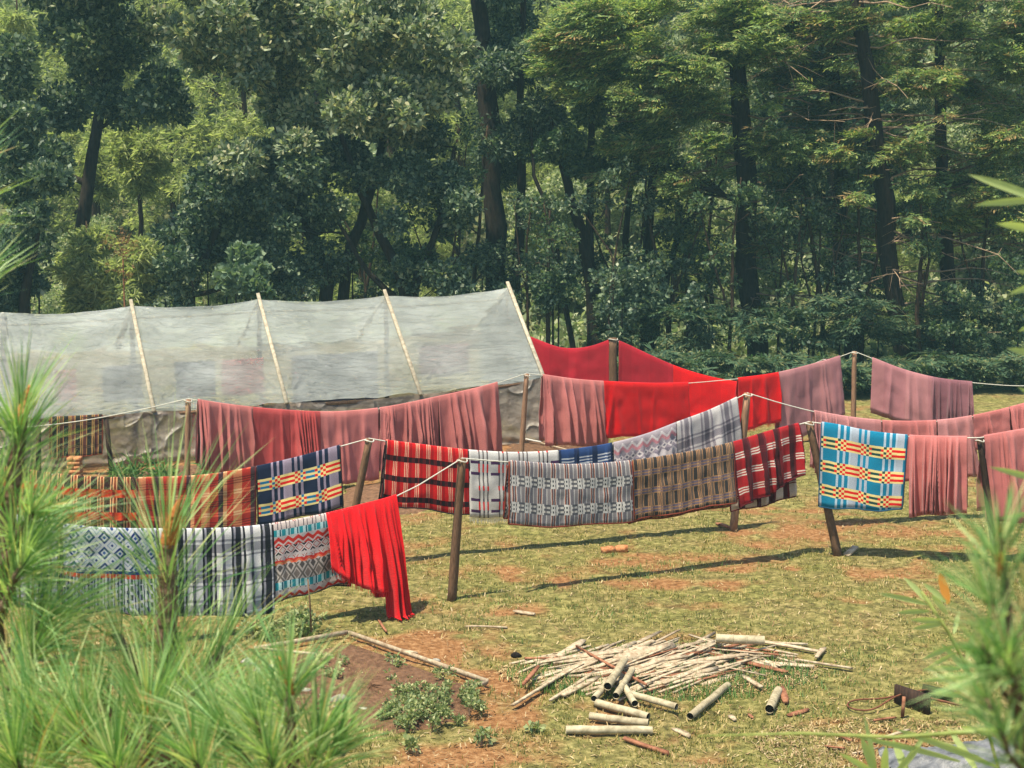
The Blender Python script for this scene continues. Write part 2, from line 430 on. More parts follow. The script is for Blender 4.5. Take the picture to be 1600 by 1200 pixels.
M['post'] = simple_mat('weathered_post_wood', lin('4e3a2c'), lin('8a6a50'), 14, .85, .6, .01, .2, (6, 6, .6))
M['post_pale'] = simple_mat('pale_post_wood', lin('7a5a44'), lin('b58d70'), 14, .85, .5, .01, .2, (6, 6, .6))
M['post_dark'] = simple_mat('dark_brown_wood', lin('241c18'), lin('4c382c'), 14, .8, .6, .01, .2, (6, 6, .6))  # darker brown than the other post woods
M['batten'] = simple_mat('batten_wood', lin('8f8471'), lin('c8bda4'), 10, .8, .5, .01, .2)
M['slat'] = simple_mat('split_slat_wood', lin('8a735a'), lin('d3c3a6'), 16, .85, .7, .01, .15)
M['slat_red'] = simple_mat('reddish_slat_wood', lin('6a3f2e'), lin('b07c5e'), 16, .85, .7, .01, .15)
M['tube'] = simple_mat('weathered_bamboo_culm', lin('85795f'), lin('c4b798'), 12, .7, .5, .006, .2)
M['hollow'] = simple_mat('dark_hollow_end', lin('120e0c'), lin('251c18'), 20, .9)  # near black: painted shade inside culms, also the stump end's colour
M['rope'] = simple_mat('off_white_rope', lin('b8b3a4'), lin('dcd8cb'), 60, .8)
M['brick'] = simple_mat('broken_brick', lin('a05a34'), lin('d8a070'), 30, .9, .8)
M['stone'] = simple_mat('garden_stone', lin('77736a'), lin('bdb8a8'), 12, .9, .8, .02)
M['bark'] = simple_mat('dark_bark', lin('1a1816'), lin('3c332b'), 5, .9, 1.0, .04, .15, (4, 4, 1))
M['bark_brown'] = simple_mat('brown_bark', lin('2a201a'), lin('594636'), 5, .9, 1.0, .04, .15, (4, 4, 1))
M['twig'] = simple_mat('dead_twig', lin('6a5444'), lin('b39a7e'), 6, .9)
M['red_twig'] = simple_mat('reddish_dead_twig', lin('7c4a36'), lin('b5805e'), 6, .9)
M['pine_bark'] = simple_mat('young_pine_bark', lin('4e3a2c'), lin('8c7560'), 60, .9, .8, .006)
M['candle'] = simple_mat('orange_pine_bud', lin('9c5a2c'), lin('c98a50'), 90, .8, .8, .004)
M['metal'] = simple_mat('rusty_rod', lin('4a2c20'), lin('8c5a40'), 30, .7)
M['pipe_white'] = simple_mat('white_pipe', lin('b8b4a8'), lin('dedad0'), 8, .5)
M['tarp'] = simple_mat('grey_tarpaulin', lin('3e4144'), lin('85868a'), 5, .5, .8, .03, .4)

M['leaf_oak'] = leaf_mat('leaves_pale_oak', [(0, (.05, .08, .05)), (.4, (.15, .20, .115)), (.8, (.36, .40, .26)), (1, (.50, .46, .29))], .5, .3, .3)
M['leaf_dark'] = leaf_mat('leaves_dark', [(0, (.025, .05, .036)), (.55, (.07, .115, .072)), (.85, (.19, .25, .16)), (1, (.34, .37, .25))], .5, .3, .3)
M['leaf_mid'] = leaf_mat('leaves_mid_green', [(0, (.03, .065, .04)), (.6, (.075, .13, .065)), (1, (.17, .21, .09))], .5, .35, .3)
M['leaf_round'] = leaf_mat('leaves_blue_green', [(0, (.07, .12, .08)), (1, (.22, .29, .18))], .5, .3, .3)
M['leaf_cyp'] = leaf_mat('cypress_sprays', [(0, (.06, .11, .05)), (.45, (.16, .24, .09)), (.85, (.36, .42, .15)), (1, (.42, .33, .14))], .6, .4, .2)
M['leaf_cyp_dark'] = leaf_mat('cypress_sprays_dark', [(0, (.03, .065, .045)), (.7, (.08, .14, .075)), (1, (.2, .2, .09))], .6, .3, .2)
M['leaf_rust'] = leaf_mat('browned_sprays', [(0, (.1, .09, .04)), (.6, (.2, .16, .07)), (1, (.3, .18, .09))], .7, .3, .15)
M['leaf_hill'] = leaf_mat('hillside_leaves', [(0, (.15, .21, .12)), (.6, (.31, .36, .22)), (1, (.55, .55, .36))], .6, .4, .2)
M['needle_far'] = leaf_mat('hillside_pine_needles', [(0, (.2, .26, .12)), (1, (.54, .57, .3))], .5, .4, .2)
M['needle'] = leaf_mat('near_pine_needles', [(0, (.07, .19, .07)), (.35, (.2, .37, .13)), (.75, (.40, .54, .25)), (.94, (.62, .66, .34)), (1, (.5, .33, .15))], .42, .35, .4, (1.2, 1.3, .6, 1))
M['bamboo_leaf'] = leaf_mat('bamboo_leaves', [(0, (.22, .34, .12)), (.6, (.45, .53, .24)), (1, (.62, .6, .38))], .45, .35, .35, (1.2, 1.3, .6, 1))
M['leaf_orange'] = leaf_mat('orange_dry_leaf', [(0, (.62, .26, .05)), (1, (.75, .34, .08))], .5, .3, .3, (1.2, 1.0, .6, 1))
M['herb'] = leaf_mat('garden_plant_leaves', [(0, (.1, .15, .06)), (.6, (.24, .29, .12)), (1, (.46, .45, .22))], .5, .3)
M['grass'] = leaf_mat('grass_blades', [(0, (.08, .105, .03)), (.4, (.21, .205, .06)), (.75, (.40, .33, .13)), (1, (.56, .42, .22))], .6, .3, .2)
M['grass_lush'] = leaf_mat('lush_grass_blades', [(0, (.05, .14, .05)), (1, (.18, .28, .08))], .6, .3, .2)
M['litter'] = leaf_mat('dry_straw', [(0, (.2, .12, .06)), (.6, (.34, .24, .13)), (1, (.5, .4, .25))], .8, .1, .1)

# ------------------------------------------------------------------ ground
SOIL = [  # (px, py, half width px, half height px, strength)
    (720, 1030, 95, 40, 1.1), (780, 1100, 70, 75, 1.2), (690, 1185, 110, 30, 1.1), (600, 1005, 60, 16, .8), (1190, 1040, 70, 16, .9),
    (1130, 1000, 120, 12, .4), (1100, 880, 160, 16, .75), (980, 905, 160, 14, .5), (1350, 830, 150, 22, .7), (1480, 845, 120, 20, .6), (1000, 835, 110, 8, .3), (1200, 800, 90, 16, .5),
    (640, 770, 90, 30, 1.1), (830, 700, 60, 20, 1.0), (1400, 1165, 130, 35, 1.0), (1290, 1130, 60, 14, .5), (830, 950, 120, 12, .5), (560, 960, 60, 10, .2), (230, 740, 140, 22, 1.1),
    (1330, 900, 120, 16, .35), (700, 940, 90, 14, .5), (660, 1010, 80, 30, 1.2), (800, 1070, 60, 30, 1.2), (1150, 825, 40, 12, .9), (1450, 920, 90, 12, .25), (1500, 1010, 100, 14, .3)]
def soil_mask(X, Y):
    """1 on bare red earth, 0 on turf"""
    s = np.zeros_like(X)
    dy = Y; t = CAMZ / np.maximum(Y, 1e-3)
    py = 600 - FPX * (SP * (-0) + (-t * CP + SP) / (CP + t * SP))   # exact pixel row of a ground point
    dep = Y * CP + CAMZ * SP
    px = 800 + FPX * X / dep
    for a, b, w, h, k in SOIL:
        e = ((px - a) / w) ** 2 + ((py - b) / h) ** 2
        s = np.maximum(s, k * np.clip(1.35 - e * .8, 0, 1))
    n = fbm(X, Y, 1.3, 3.1, 5)
    n2 = fbm(X, Y * 1.0, .35, 9.1, 3)
    return np.clip((s * .95 + (n - .5) * 1.5 + (n2 - .5) * 1.9 - .08) * 1.15, 0, 1)
def height(X, Y):
    h = (fbm(X, Y, 2.2, 1.0, 4) - .5) * .12
    k = np.clip((Y - 47) / 12, 0, 1)
    h = h + k * k * (3 - 2 * k) * 3 + np.clip(Y - 55, 0, 48) * .5 + (fbm(X, Y, 14, 5., 3) - .5) * 5 * np.clip((Y - 50) / 30, 0, 1)
    return h
def hgt(x, y): return float(height(np.array([x], float), np.array([y], float))[0])
xs = np.concatenate([np.linspace(-500, -60, 12), np.linspace(-50, -14, 25)[:-1], np.arange(-14, 16, .1), np.linspace(16, 50, 25), np.linspace(60, 500, 12)])
ys = np.concatenate([np.linspace(-300, 5, 12), np.arange(6, 12, .4), np.arange(12, 30, .09), np.arange(30, 50, .4), np.linspace(50.5, 140, 60), np.linspace(160, 700, 10)])
GX, GY = np.meshgrid(xs, ys)
s0 = soil_mask(GX.ravel(), np.maximum(GY.ravel(), 5)) 
H0 = height(GX.ravel(), GY.ravel()) + (fbm(GX.ravel(), GY.ravel(), .35, 2., 3) - .5) * .05 - s0 * .02
nx, ny = len(xs), len(ys)
ii = np.arange(ny - 1)[:, None] * nx + np.arange(nx - 1)[None, :]
Q = np.stack([ii, ii + 1, ii + nx + 1, ii + nx], -1).reshape(-1, 4)
m, nt, out = new_mat('turf_and_red_earth'); b = NT(nt)
at_ = b.n("ShaderNodeAttribute"); at_.attribute_name = "soil"
oc = b.n("ShaderNodeTexCoord").outputs["Object"]
n1 = b.noise(14, 5, .7, oc); n2 = b.noise(1.1, 4, .6, oc); n3 = b.noise(60, 3, .7, oc)
n4 = b.noise(7, 5, .8, oc); turf = b.ramp(n4, [(.34, (.06, .05, .02)), (.5, (.19, .155, .055)), (.66, (.42, .32, .14))])
turf = b.mix(b.ramp(n2, [(.35, (0, 0, 0)), (.65, (1, 1, 1))]), turf, b.mix(1.0, turf, (.85, 1.0, .8, 1), 'MULTIPLY'))
earth = b.ramp(n1, [(.3, (.12, .052, .02)), (.5, (.27, .13, .052)), (.72, (.46, .27, .13))])
f = b.math('ADD', at_.outputs["Fac"], b.math('MULTIPLY', b.math('SUBTRACT', n3, .5), .7))
f = b.ramp(f, [(.15, (0, 0, 0)), (.85, (1, 1, 1))])
c = b.mix(f, turf, earth)
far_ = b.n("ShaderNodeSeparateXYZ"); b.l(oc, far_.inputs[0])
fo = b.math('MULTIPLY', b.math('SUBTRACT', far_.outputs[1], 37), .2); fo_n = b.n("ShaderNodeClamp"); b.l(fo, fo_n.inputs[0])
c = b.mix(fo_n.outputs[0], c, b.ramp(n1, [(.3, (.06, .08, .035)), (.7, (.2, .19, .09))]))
b.l(b.bsdf(c, .95, .1, b.bump(b.math('ADD', n1, n3), .8, .03)), out.inputs[0])
g = np_obj('ground', np.stack([GX.ravel(), GY.ravel(), H0], 1), [Q], m, None, True, attr={'soil': s0})
tag(g, 'worn yellow green turf with bare red earth patches', None, kind='structure')
def gz(x, y):
    return hgt(x, y)
def gpt(px, py):
    p = ground(px, py); p = ground(px, py, gz(p.x, p.y)); return p

# grass, straw -------------------------------------------------------------
def blades(name, X, Y, hmin, hmax, w, mat, label, lay=.6, cat='grass', base=0.0):
    n = len(X)
    Z = height(X, Y) + (fbm(X, Y, .35, 2., 3) - .5) * .05 - .004 + base
    a = RNG.random(n) * 6.283; h = hmin + (hmax - hmin) * RNG.random(n) ** 1.5
    l = h * lay * RNG.random(n) * 1.6
    b0 = np.stack([X, Y, Z], 1)
    side = np.stack([np.cos(a + 1.57), np.sin(a + 1.57), np.zeros(n)], 1) * (w * (.6 + RNG.random(n)))[:, None]
    tip = b0 + np.stack([np.cos(a) * l, np.sin(a) * l, h], 1)
    V = np.stack([b0 - side, b0 + side, tip], 1).reshape(-1, 3)
    F = np.arange(3 * n).reshape(-1, 3)
    o = np_obj(name, V, [F], mat)
    return tag(o, label, cat, kind='stuff')
N = 330000
YY = 12.3 + (33 - 12.3) * RNG.random(N) ** 1.25
XX = (RNG.random(N) * 2 - 1) * (YY * .37 + .6)
sm = soil_mask(XX, YY)
keep = RNG.random(N) > sm * 1.0
dens = fbm(XX, YY, .5, 4.4, 3)
clump = fbm(XX, YY, .16, 8.8, 2)
keep &= RNG.random(N) < np.clip((dens - .25) * 2.6, .15, 1) * np.clip((clump - .3) * 4, .05, 1)
blades('turf_grass', XX[keep], YY[keep], .014, .06, .0065, M['grass'], 'short dry yellow green turf covering the drying yard')
lush = fbm(XX, YY, 1.6, 12., 3) > .6
k2 = keep & lush & (RNG.random(N) < .3)
blades('green_grass', XX[k2] + .01, YY[k2] + .013, .02, .075, .005, M['grass_lush'], 'greener patches of grass scattered through the turf')
# straw and debris lying flat
def litter(n, X, Y, L, name, mat, label):
    a = RNG.random(n) * 6.283; l = L * (.3 + RNG.random(n)); w = .003 + .004 * RNG.random(n)
    Z = height(X, Y) + (fbm(X, Y, .35, 2., 3) - .5) * .05 + .012
    c = np.stack([X, Y, Z], 1); d = np.stack([np.cos(a) * l, np.sin(a) * l, (RNG.random(n) - .3) * .03], 1); s = np.stack([-np.sin(a) * w, np.cos(a) * w, 0 * a], 1)
    V = np.stack([c - d - s, c - d + s, c + d + s, c + d - s], 1).reshape(-1, 3)
    return tag(np_obj(name, V, [np.arange(4 * n).reshape(-1, 4)], mat), label, 'litter', kind='stuff')
n = 16000
Y1 = 12.5 + 20 * RNG.random(n) ** 1.3; X1 = (RNG.random(n) * 2 - 1) * (Y1 * .36 + .5)
litter(n, X1, Y1, .024, 'straw_litter', M['litter'], 'dry straw bits and wood chips strewn over turf and earth')

# ------------------------------------------------------------------ vegetation kit
def unit(v): return v / (np.linalg.norm(v, axis=-1, keepdims=True) + 1e-9)
def leaves_rosette(C, rad, n, L, W, per=7, up=.45, flat=.75):
    """clusters of broad leaves in the ellipsoids C,rad -> verts, quads"""
    nc = max(1, n // per)
    which = RNG.choice(len(C), nc, p=rad ** 2 / (rad ** 2).sum())
    d = unit(RNG.normal(size=(nc, 3)))
    rr = rad[which] * (.35 + .65 * RNG.random(nc) ** .45)
    c = C[which] + d * rr[:, None] * np.array([1, 1, flat])
    c = np.repeat(c, per, 0); m = len(c)
    dd = unit(RNG.normal(size=(m, 3)) + np.array([0, -.15, up]) + np.repeat(d, per, 0) * .5)
    nrm = unit(np.cross(dd, unit(RNG.normal(size=(m, 3)))) + np.array([0, -.1, .35]))
    s = unit(np.cross(dd, nrm))
    l = L * (.6 + .8 * RNG.random(m))[:, None]; w = W * (.7 + .6 * RNG.random(m))[:, None]
    c = c + dd * l * .15
    V = np.stack([c, c + dd * l * .6 - s * w, c + dd * l - nrm * l * .12, c + dd * l * .6 + s * w], 1).reshape(-1, 3)
    return V, np.arange(4 * m).reshape(-1, 4)
def leaves_spray(C, rad, n, trunk_xy, L=.42, per=14, flat=.6, droop=.5, W=.022):
    """flat drooping fans of conifer foliage"""
    nc = max(1, n // per)
    which = RNG.choice(len(C), nc, p=rad ** 2 / (rad ** 2).sum())
    d = unit(RNG.normal(size=(nc, 3)))
    rr = rad[which] * RNG.random(nc) ** .5
    c = C[which] + d * rr[:, None] * np.array([1, 1, flat])
    outw = C[which][:, :2] - np.array(trunk_xy)[None]
    outw = unit(np.concatenate([outw, np.zeros((nc, 1))], 1) + RNG.normal(size=(nc, 3)) * .55)
    outw[:, 2] = -droop * RNG.random(nc) + .12
    nrm = unit(np.array([0, 0, 1.0]) + RNG.normal(size=(nc, 3)) * .35)
    side = unit(np.cross(outw, nrm))
    t = np.tile(np.linspace(0, 1, per), nc); sg = np.tile(np.where(np.arange(per) % 2 == 0, 1., -1.), nc)
    c = np.repeat(c, per, 0); o = np.repeat(outw, per, 0); s = np.repeat(side, per, 0); nn = np.repeat(nrm, per, 0)
    m = len(c); l = L * (.7 + .6 * RNG.random(m))
    root = c + o * (t * L * 1.3)[:, None]
    dd = unit(o * .8 + s * (sg * (.9 - .5 * t))[:, None] - nn * .12 + RNG.normal(size=(m, 3)) * .15)
    ln = (l * (1 - .6 * t) * .55 + .04)[:, None]
    w = unit(np.cross(dd, nn)) * (W * (.6 + .8 * RNG.random(m)))[:, None]
    V = np.stack([root, root + dd * ln * .55 - w, root + dd * ln, root + dd * ln * .55 + w], 1).reshape(-1, 3)
    return V, np.arange(4 * m).reshape(-1, 4)
def leaves_needle(C, rad, n, L=.3, per=14, W=.012, flat=.8):
    nc = max(1, n // per)
    which = RNG.choice(len(C), nc, p=rad ** 2 / (rad ** 2).sum())
    d = unit(RNG.normal(size=(nc, 3)))
    c = C[which] + d * (rad[which] * (.4 + .6 * RNG.random(nc)))[:, None] * np.array([1, 1, flat])
    ax = unit(d * .6 + np.array([0, 0, .8]))
    c = np.repeat(c, per, 0); ax = np.repeat(ax, per, 0); m = len(c)
    dd = unit(ax * .45 + unit(RNG.normal(size=(m, 3))))
    l = (L * (.6 + .6 * RNG.random(m)))[:, None]; s = unit(np.cross(dd, RNG.normal(size=(m, 3)))) * W
    mid = c + dd * l * .6
    tip = c + dd * l + np.array([0, 0, -1]) * l * .25
    V = np.stack([c - s * .6, c + s * .6, mid + s, tip, mid - s], 1).reshape(-1, 3)
    k = np.arange(m)[:, None] * 5
    return V, (k + np.array([[0, 1, 2, 3]]), k + np.array([[0, 3, 4, 0]])[:, :3])

def limb(a, b, sag=.2, n=6, wob=.08):
    a = np.array(tuple(a), float); b = np.array(tuple(b), float)
    L = np.linalg.norm(b - a); t = np.linspace(0, 1, n)[:, None]
    mid = (a + b) / 2 + RNG.normal(size=3) * L * wob + np.array([0, 0, sag * L])
    P = a * (1 - t) ** 2 + 2 * mid * t * (1 - t) + b * t ** 2
    P[1:-1] += RNG.normal(size=(n - 2, 3)) * L * .018
    return P
def tree(name, label, cat, trunks, clumps, kind, nleaf, leafmat, barkmat=None, group=None, leafsize=(.18, .05), twigs=0, twiglen=2.2, extra=None, tiplimbs=True, crown_name='crown', sides=7):
    """trunks: list of lists of (point, radius); clumps: list of (point, radius)"""
    base = trunks[0][0][0]
    T = thing(name, label, cat, (base[0], base[1], base[2]), group)
    bm = MB(); nodes = []; nrad = []
    for tr in trunks:
        P = np.array([tuple(p) for p, r in tr], float); rr = np.array([r for p, r in tr])
        # resample with a little wander
        n = 14; t = np.linspace(0, len(P) - 1, n); q = np.stack([np.interp(t, np.arange(len(P)), P[:, k]) for k in range(3)], 1)
        rq = np.interp(t, np.arange(len(P)), rr)
        q[1:-1] += RNG.normal(size=(n - 2, 3)) * rq[1:-1, None] * .16
        bm.tube(q, rq, sides, lump=.25)
        nodes += list(q[4:]); nrad += list(rq[4:])
    C = np.array([tuple(c) for c, r in clumps], float); rad = np.array([r for c, r in clumps], float)
    order = np.argsort(C[:, 2])
    lb = MB()
    for i in order:
        N_ = np.array(nodes); d = np.linalg.norm(N_ - C[i], axis=1) + 1.6 * np.maximum(0, N_[:, 2] - C[i, 2] + rad[i] * .3)
        j = int(np.argmin(d)); r0 = min(nrad[j] * .6, .05 + .028 * np.linalg.norm(N_[j] - C[i]))
        P = limb(nodes[j], C[i], .06, 6)
        rr = np.linspace(r0, r0 * .28, 6); lb.tube(P, rr, 5, cap=False)
        nodes += list(P[2:]); nrad += list(rr[2:])
        if tiplimbs:
            for k in range(6):
                e = C[i] + unit(RNG.normal(size=3)) * rad[i] * np.array([.95, .95, .7])
                P2 = limb(P[RNG.integers(2, 6)], e, .05, 4); lb.tube(P2, np.linspace(r0 * .3, .006, 4), 3, cap=False)
    bm.build('trunk', barkmat or M['bark'], T, True)
    if lb.v: lb.build('limbs', barkmat or M['bark'], T, True)['kind'] = 'stuff'
    if twigs:
        tb = MB()
        tp = np.array([p for tr in trunks for p in [tuple(q[0]) for q in tr]])
        z0, z1 = tp[:, 2].min(), tp[:, 2].max()
        tP = np.array([tuple(p) for p, r in trunks[0]], float)
        for _ in range(twigs):
            z = z0 + 1.3 + (min(z1, 14) - z0 - 1.3) * RNG.random()
            x = np.interp(z, tP[:, 2], tP[:, 0]); y = np.interp(z, tP[:, 2], tP[:, 1])
            a = RNG.random() * 6.283; L = twiglen * (.3 + .9 * RNG.random())
            e = (x + math.cos(a) * L, y + math.sin(a) * L, z + L * (.25 - .6 * RNG.random()))
            P = limb((x, y, z), e, .08, 6, .1); tb.tube(P, np.linspace(.03, .006, 6), 4, cap=False)
            for k in range(5):
                s = P[RNG.integers(1, 5)]; e2 = s + unit(RNG.normal(size=3) * np.array([1, 1, .5])) * L * .3
                tb.tube([s, (s + e2) / 2 + RNG.normal(size=3) * .04, e2], (.008, .006, .003), 3, cap=False)
        tb.build('dead_branches', M['twig'], T)['kind'] = 'stuff'
    if kind == 'spray' and twigs:
        t0 = np.array([tuple(p) for p, r_ in trunks[0]])
        kx = RNG.random(32); zz = 3.5 + 8 * RNG.random(32); aa = RNG.random(32) * 6.283; rr_ = .5 + 2.6 * kx
        Cx = np.stack([np.interp(zz, t0[:, 2], t0[:, 0]) + np.cos(aa) * rr_, np.interp(zz, t0[:, 2], t0[:, 1]) + np.sin(aa) * rr_, zz], 1)
        C = np.concatenate([C, Cx]); rad = np.concatenate([rad, .14 + .22 * RNG.random(32)])
    if kind == 'broad': V, F = leaves_rosette(C, rad, nleaf, leafsize[0], leafsize[1]); F = [F]
    elif kind == 'loose': V, F = leaves_rosette(C, rad, nleaf, leafsize[0], leafsize[1], 3, .0); F = [F]
    elif kind == 'spray': V, F = leaves_spray(C, rad, nleaf, (base[0], base[1])); F = [F]
    elif kind == 'needle': V, F = leaves_needle(C, rad, nleaf); F = list(F)
    o = np_obj(crown_name, V, F, leafmat, T); 
    if extra: extra(T, C, rad)
    return T
def px_clumps(ells, Y, dY, rpx=(26, 46), rs=None):
    """ells: (cx,cy,rx,ry,n) in photo pixels"""
    out = []
    for cx, cy, rx, ry, n in ells:
        for _ in range(n):
            a = RNG.random() * 6.283; r = math.sqrt(RNG.random())
            y = Y + (RNG.random() - .5) * 2 * dY
            p = at(cx + rx * r * math.cos(a), cy + ry * r * math.sin(a), y)
            out.append((p, (rpx[0] + (rpx[1] - rpx[0]) * RNG.random()) * y / FPX))
    return out
def px_trunk(pts, Y):
    """pts: (px,py,half width px)"""
    out = []
    for i, (x, y, r) in enumerate(pts):
        p = at(x, y, Y)
        if i == 0: p = Vector((p.x, Y, gz(p.x, Y) - .15))
        out.append((p, r * Y / FPX))
    return out

LMK = [(0, 'left edge of the wood'), (110, 'leaning dark oak'), (206, 'first shelter batten'), (300, 'low dark tree'), (405, 'second shelter batten'), (505, 'pale leaved oak trunk'), (603, 'third shelter batten'), (700, 'many stemmed dark tree'),
       (785, 'tall straight trunk'), (870, 'back crimson blanket'), (935, 'slender forked trunk'), (1005, 'twin stemmed trunk'), (1090, 'low middle of the crimson line'), (1180, 'large cypress trunk'), (1250, 'light mauve blanket'), (1325, 'slim cypress trunk'),
       (1405, 'thick leaning cypress'), (1485, 'straight right hand cypress'), (1590, 'right edge of the wood')]
USED = {}
def where(px):
    d, n = min((abs(px - a), (a, t)) for a, t in LMK)
    rel = 'behind the' if d < 14 else ('left of the' if px < n[0] else 'right of the')
    return rel + ' ' + n[1]
# ---- trees of the wood edge
tree('oak_tree', 'broad pale leaved oak whose bright leaf clusters overhang the plastic shelter', 'tree',
     [px_trunk([(505, 600, 13), (512, 430, 11), (470, 320, 9), (430, 180, 7), (400, 40, 4)], 41),
      px_trunk([(515, 600, 11), (545, 400, 9), (590, 260, 7), (620, 100, 5)], 41.3)],
     px_clumps([(330, 40, 130, 70, 10), (470, 60, 130, 80, 14), (610, 60, 120, 80, 14), (640, 160, 90, 60, 10), (500, 150, 130, 50, 9), (430, 240, 70, 40, 5), (690, 120, 40, 60, 4), (350, -60, 300, 40, 14)], 40, 1.8, (24, 42)),
     'broad', 62000, M['leaf_oak'], leafsize=(.19, .05))
tree('oak_tree', 'dark oak with shaded crown filling the upper left corner', 'tree',
     [px_trunk([(110, 600, 14), (120, 400, 11), (150, 220, 9), (170, 50, 6)], 42.5)],
     px_clumps([(170, 110, 110, 90, 14), (90, 40, 60, 60, 5), (250, 170, 40, 30, 3), (40, 230, 50, 40, 4), (160, 0, 130, 50, 10), (20, 120, 30, 60, 3)], 42, 1.5, (24, 44)),
     'broad', 30000, M['leaf_dark'], leafsize=(.17, .05))
tree('broadleaf_tree', 'dark many stemmed tree with forked limbs showing over the third batten', 'tree',
     [px_trunk([(640, 600, 12), (636, 450, 10), (600, 380, 8), (560, 290, 6), (530, 200, 4)], 40),
      px_trunk([(642, 600, 9), (650, 440, 7), (690, 340, 5), (710, 230, 3)], 40.2),
      px_trunk([(630, 560, 7), (622, 470, 6), (570, 420, 4), (530, 350, 3)], 39.8)],
     px_clumps([(560, 260, 90, 40, 8), (640, 320, 90, 50, 7), (700, 240, 40, 50, 5), (470, 330, 60, 50, 6), (700, 420, 50, 40, 3)], 40, 1.2, (18, 34)),
     'loose', 17000, M['leaf_dark'], leafsize=(.13, .045))
tree('broadleaf_tree', 'low dark tree massed behind the shelter between first and second battens', 'tree',
     [px_trunk([(290, 600, 10), (300, 450, 8), (350, 330, 6), (380, 250, 4)], 40)],
     px_clumps([(350, 290, 80, 60, 10), (310, 380, 60, 40, 6), (400, 370, 60, 50, 7), (450, 420, 60, 40, 5), (470, 250, 60, 30, 5)], 40, 1.3, (22, 38)),
     'loose', 26000, M['leaf_dark'], leafsize=(.14, .05))
tree('broadleaf_tree', 'dark leafy tree at the left edge beside the sunlit pines', 'tree',
     [px_trunk([(30, 610, 10), (40, 450, 8), (60, 350, 5)], 38.5)],
     px_clumps([(40, 300, 60, 50, 6), (20, 400, 50, 50, 6), (40, 460, 40, 30, 4), (10, 200, 40, 50, 3)], 38.5, 1.0, (22, 38)),
     'broad', 15000, M['leaf_dark'], leafsize=(.16, .05))
tree('tall_tree', 'tall straight dark trunk rising just right of the last batten', 'tree',
     [px_trunk([(785, 590, 19), (775, 400, 17), (765, 200, 15), (745, 0, 12), (740, -200, 9)], 43),
      px_trunk([(795, 560, 9), (815, 350, 8), (812, 150, 6), (820, -60, 4)], 43.3)],
     px_clumps([(790, 60, 60, 90, 12), (810, 190, 45, 60, 7), (760, 260, 40, 40, 4), (780, -60, 80, 40, 8)], 43, 1.3, (22, 36)),
     'loose', 22000, M['leaf_dark'], leafsize=(.17, .032))
tree('forked_tree', 'slender forked tree with curving bare limbs behind the back red blankets', 'tree',
     [px_trunk([(940, 560, 13), (925, 450, 12), (905, 350, 9), (880, 270, 6), (860, 180, 4)], 42),
      px_trunk([(922, 480, 7), (922, 330, 6), (925, 200, 5), (915, 60, 3)], 42.1),
      px_trunk([(905, 380, 5), (860, 330, 4), (835, 280, 3), (830, 200, 2)], 41.8)],
     px_clumps([(890, 120, 70, 70, 8), (930, 250, 50, 50, 4), (850, 220, 40, 40, 4), (940, 40, 60, 60, 6)], 42, 1.0, (18, 32)),
     'loose', 13000, M['leaf_mid'], leafsize=(.14, .04))
tree('forked_tree', 'dark twin stemmed tree right of the forked one with arching side limbs', 'tree',
     [px_trunk([(1005, 570, 10), (1010, 430, 9), (1015, 320, 8), (1030, 200, 5), (1035, 100, 3)], 43.5),
      px_trunk([(1010, 480, 6), (1060, 360, 5), (1110, 310, 3), (1130, 280, 2)], 43.2),
      px_trunk([(985, 560, 7), (975, 420, 6), (985, 300, 5), (970, 180, 3)], 43.8)],
     px_clumps([(1010, 210, 60, 40, 5), (960, 180, 50, 50, 5), (1060, 290, 50, 30, 3)], 43.5, 1.0, (16, 30)),
     'loose', 9000, M['leaf_mid'], leafsize=(.13, .04))
def rusty(n, sub=.4):
    def f(T, C, rad):
        k = RNG.random(len(C)) < sub
        if k.sum() < 2: return
        V, F = leaves_spray(C[k], rad[k] * 1.05, n, (T.location.x, T.location.y))
        np_obj('browned_sprays', V, [F], M['leaf_rust'], T)
    return f
tree('cypress_tree', 'large cypress with bright yellow green sprays at the top centre', 'tree',
     [px_trunk([(1183, 585, 19), (1165, 400, 17), (1160, 250, 15), (1150, 60, 12), (1150, -200, 8)], 42)],
     px_clumps([(1060, 20, 130, 25, 12), (950, 50, 90, 30, 8), (1160, 60, 100, 35, 8), (930, 110, 70, 25, 5), (1080, 100, 80, 20, 5)], 40.5, 1.2, (30, 46))
     + px_clumps([(1040, 220, 110, 20, 8), (1070, 160, 120, 25, 7), (1000, 130, 100, 25, 6), (1180, 220, 60, 30, 4), (1030, 280, 70, 14, 3)], 41, 1.5, (26, 44)),
     'spray', 78000, M['leaf_cyp'], M['bark'], twigs=50, twiglen=3.2, extra=rusty(5000, .3))
tree('cypress_tree', 'slim cypress trunk standing left of the tall clothes post', 'tree',
     [px_trunk([(1330, 590, 13), (1318, 420, 12), (1310, 250, 10), (1300, 60, 8), (1300, -200, 6)], 43)],
     px_clumps([(1260, 190, 60, 20, 4), (1240, 110, 70, 22, 5), (1350, 130, 50, 20, 3), (1290, 20, 100, 22, 7), (1250, 290, 40, 12, 2)], 42.5, 1.4, (24, 40)),
     'spray', 22000, M['leaf_cyp_dark'], M['bark'], twigs=80, twiglen=3.4, extra=rusty(6000, .6))
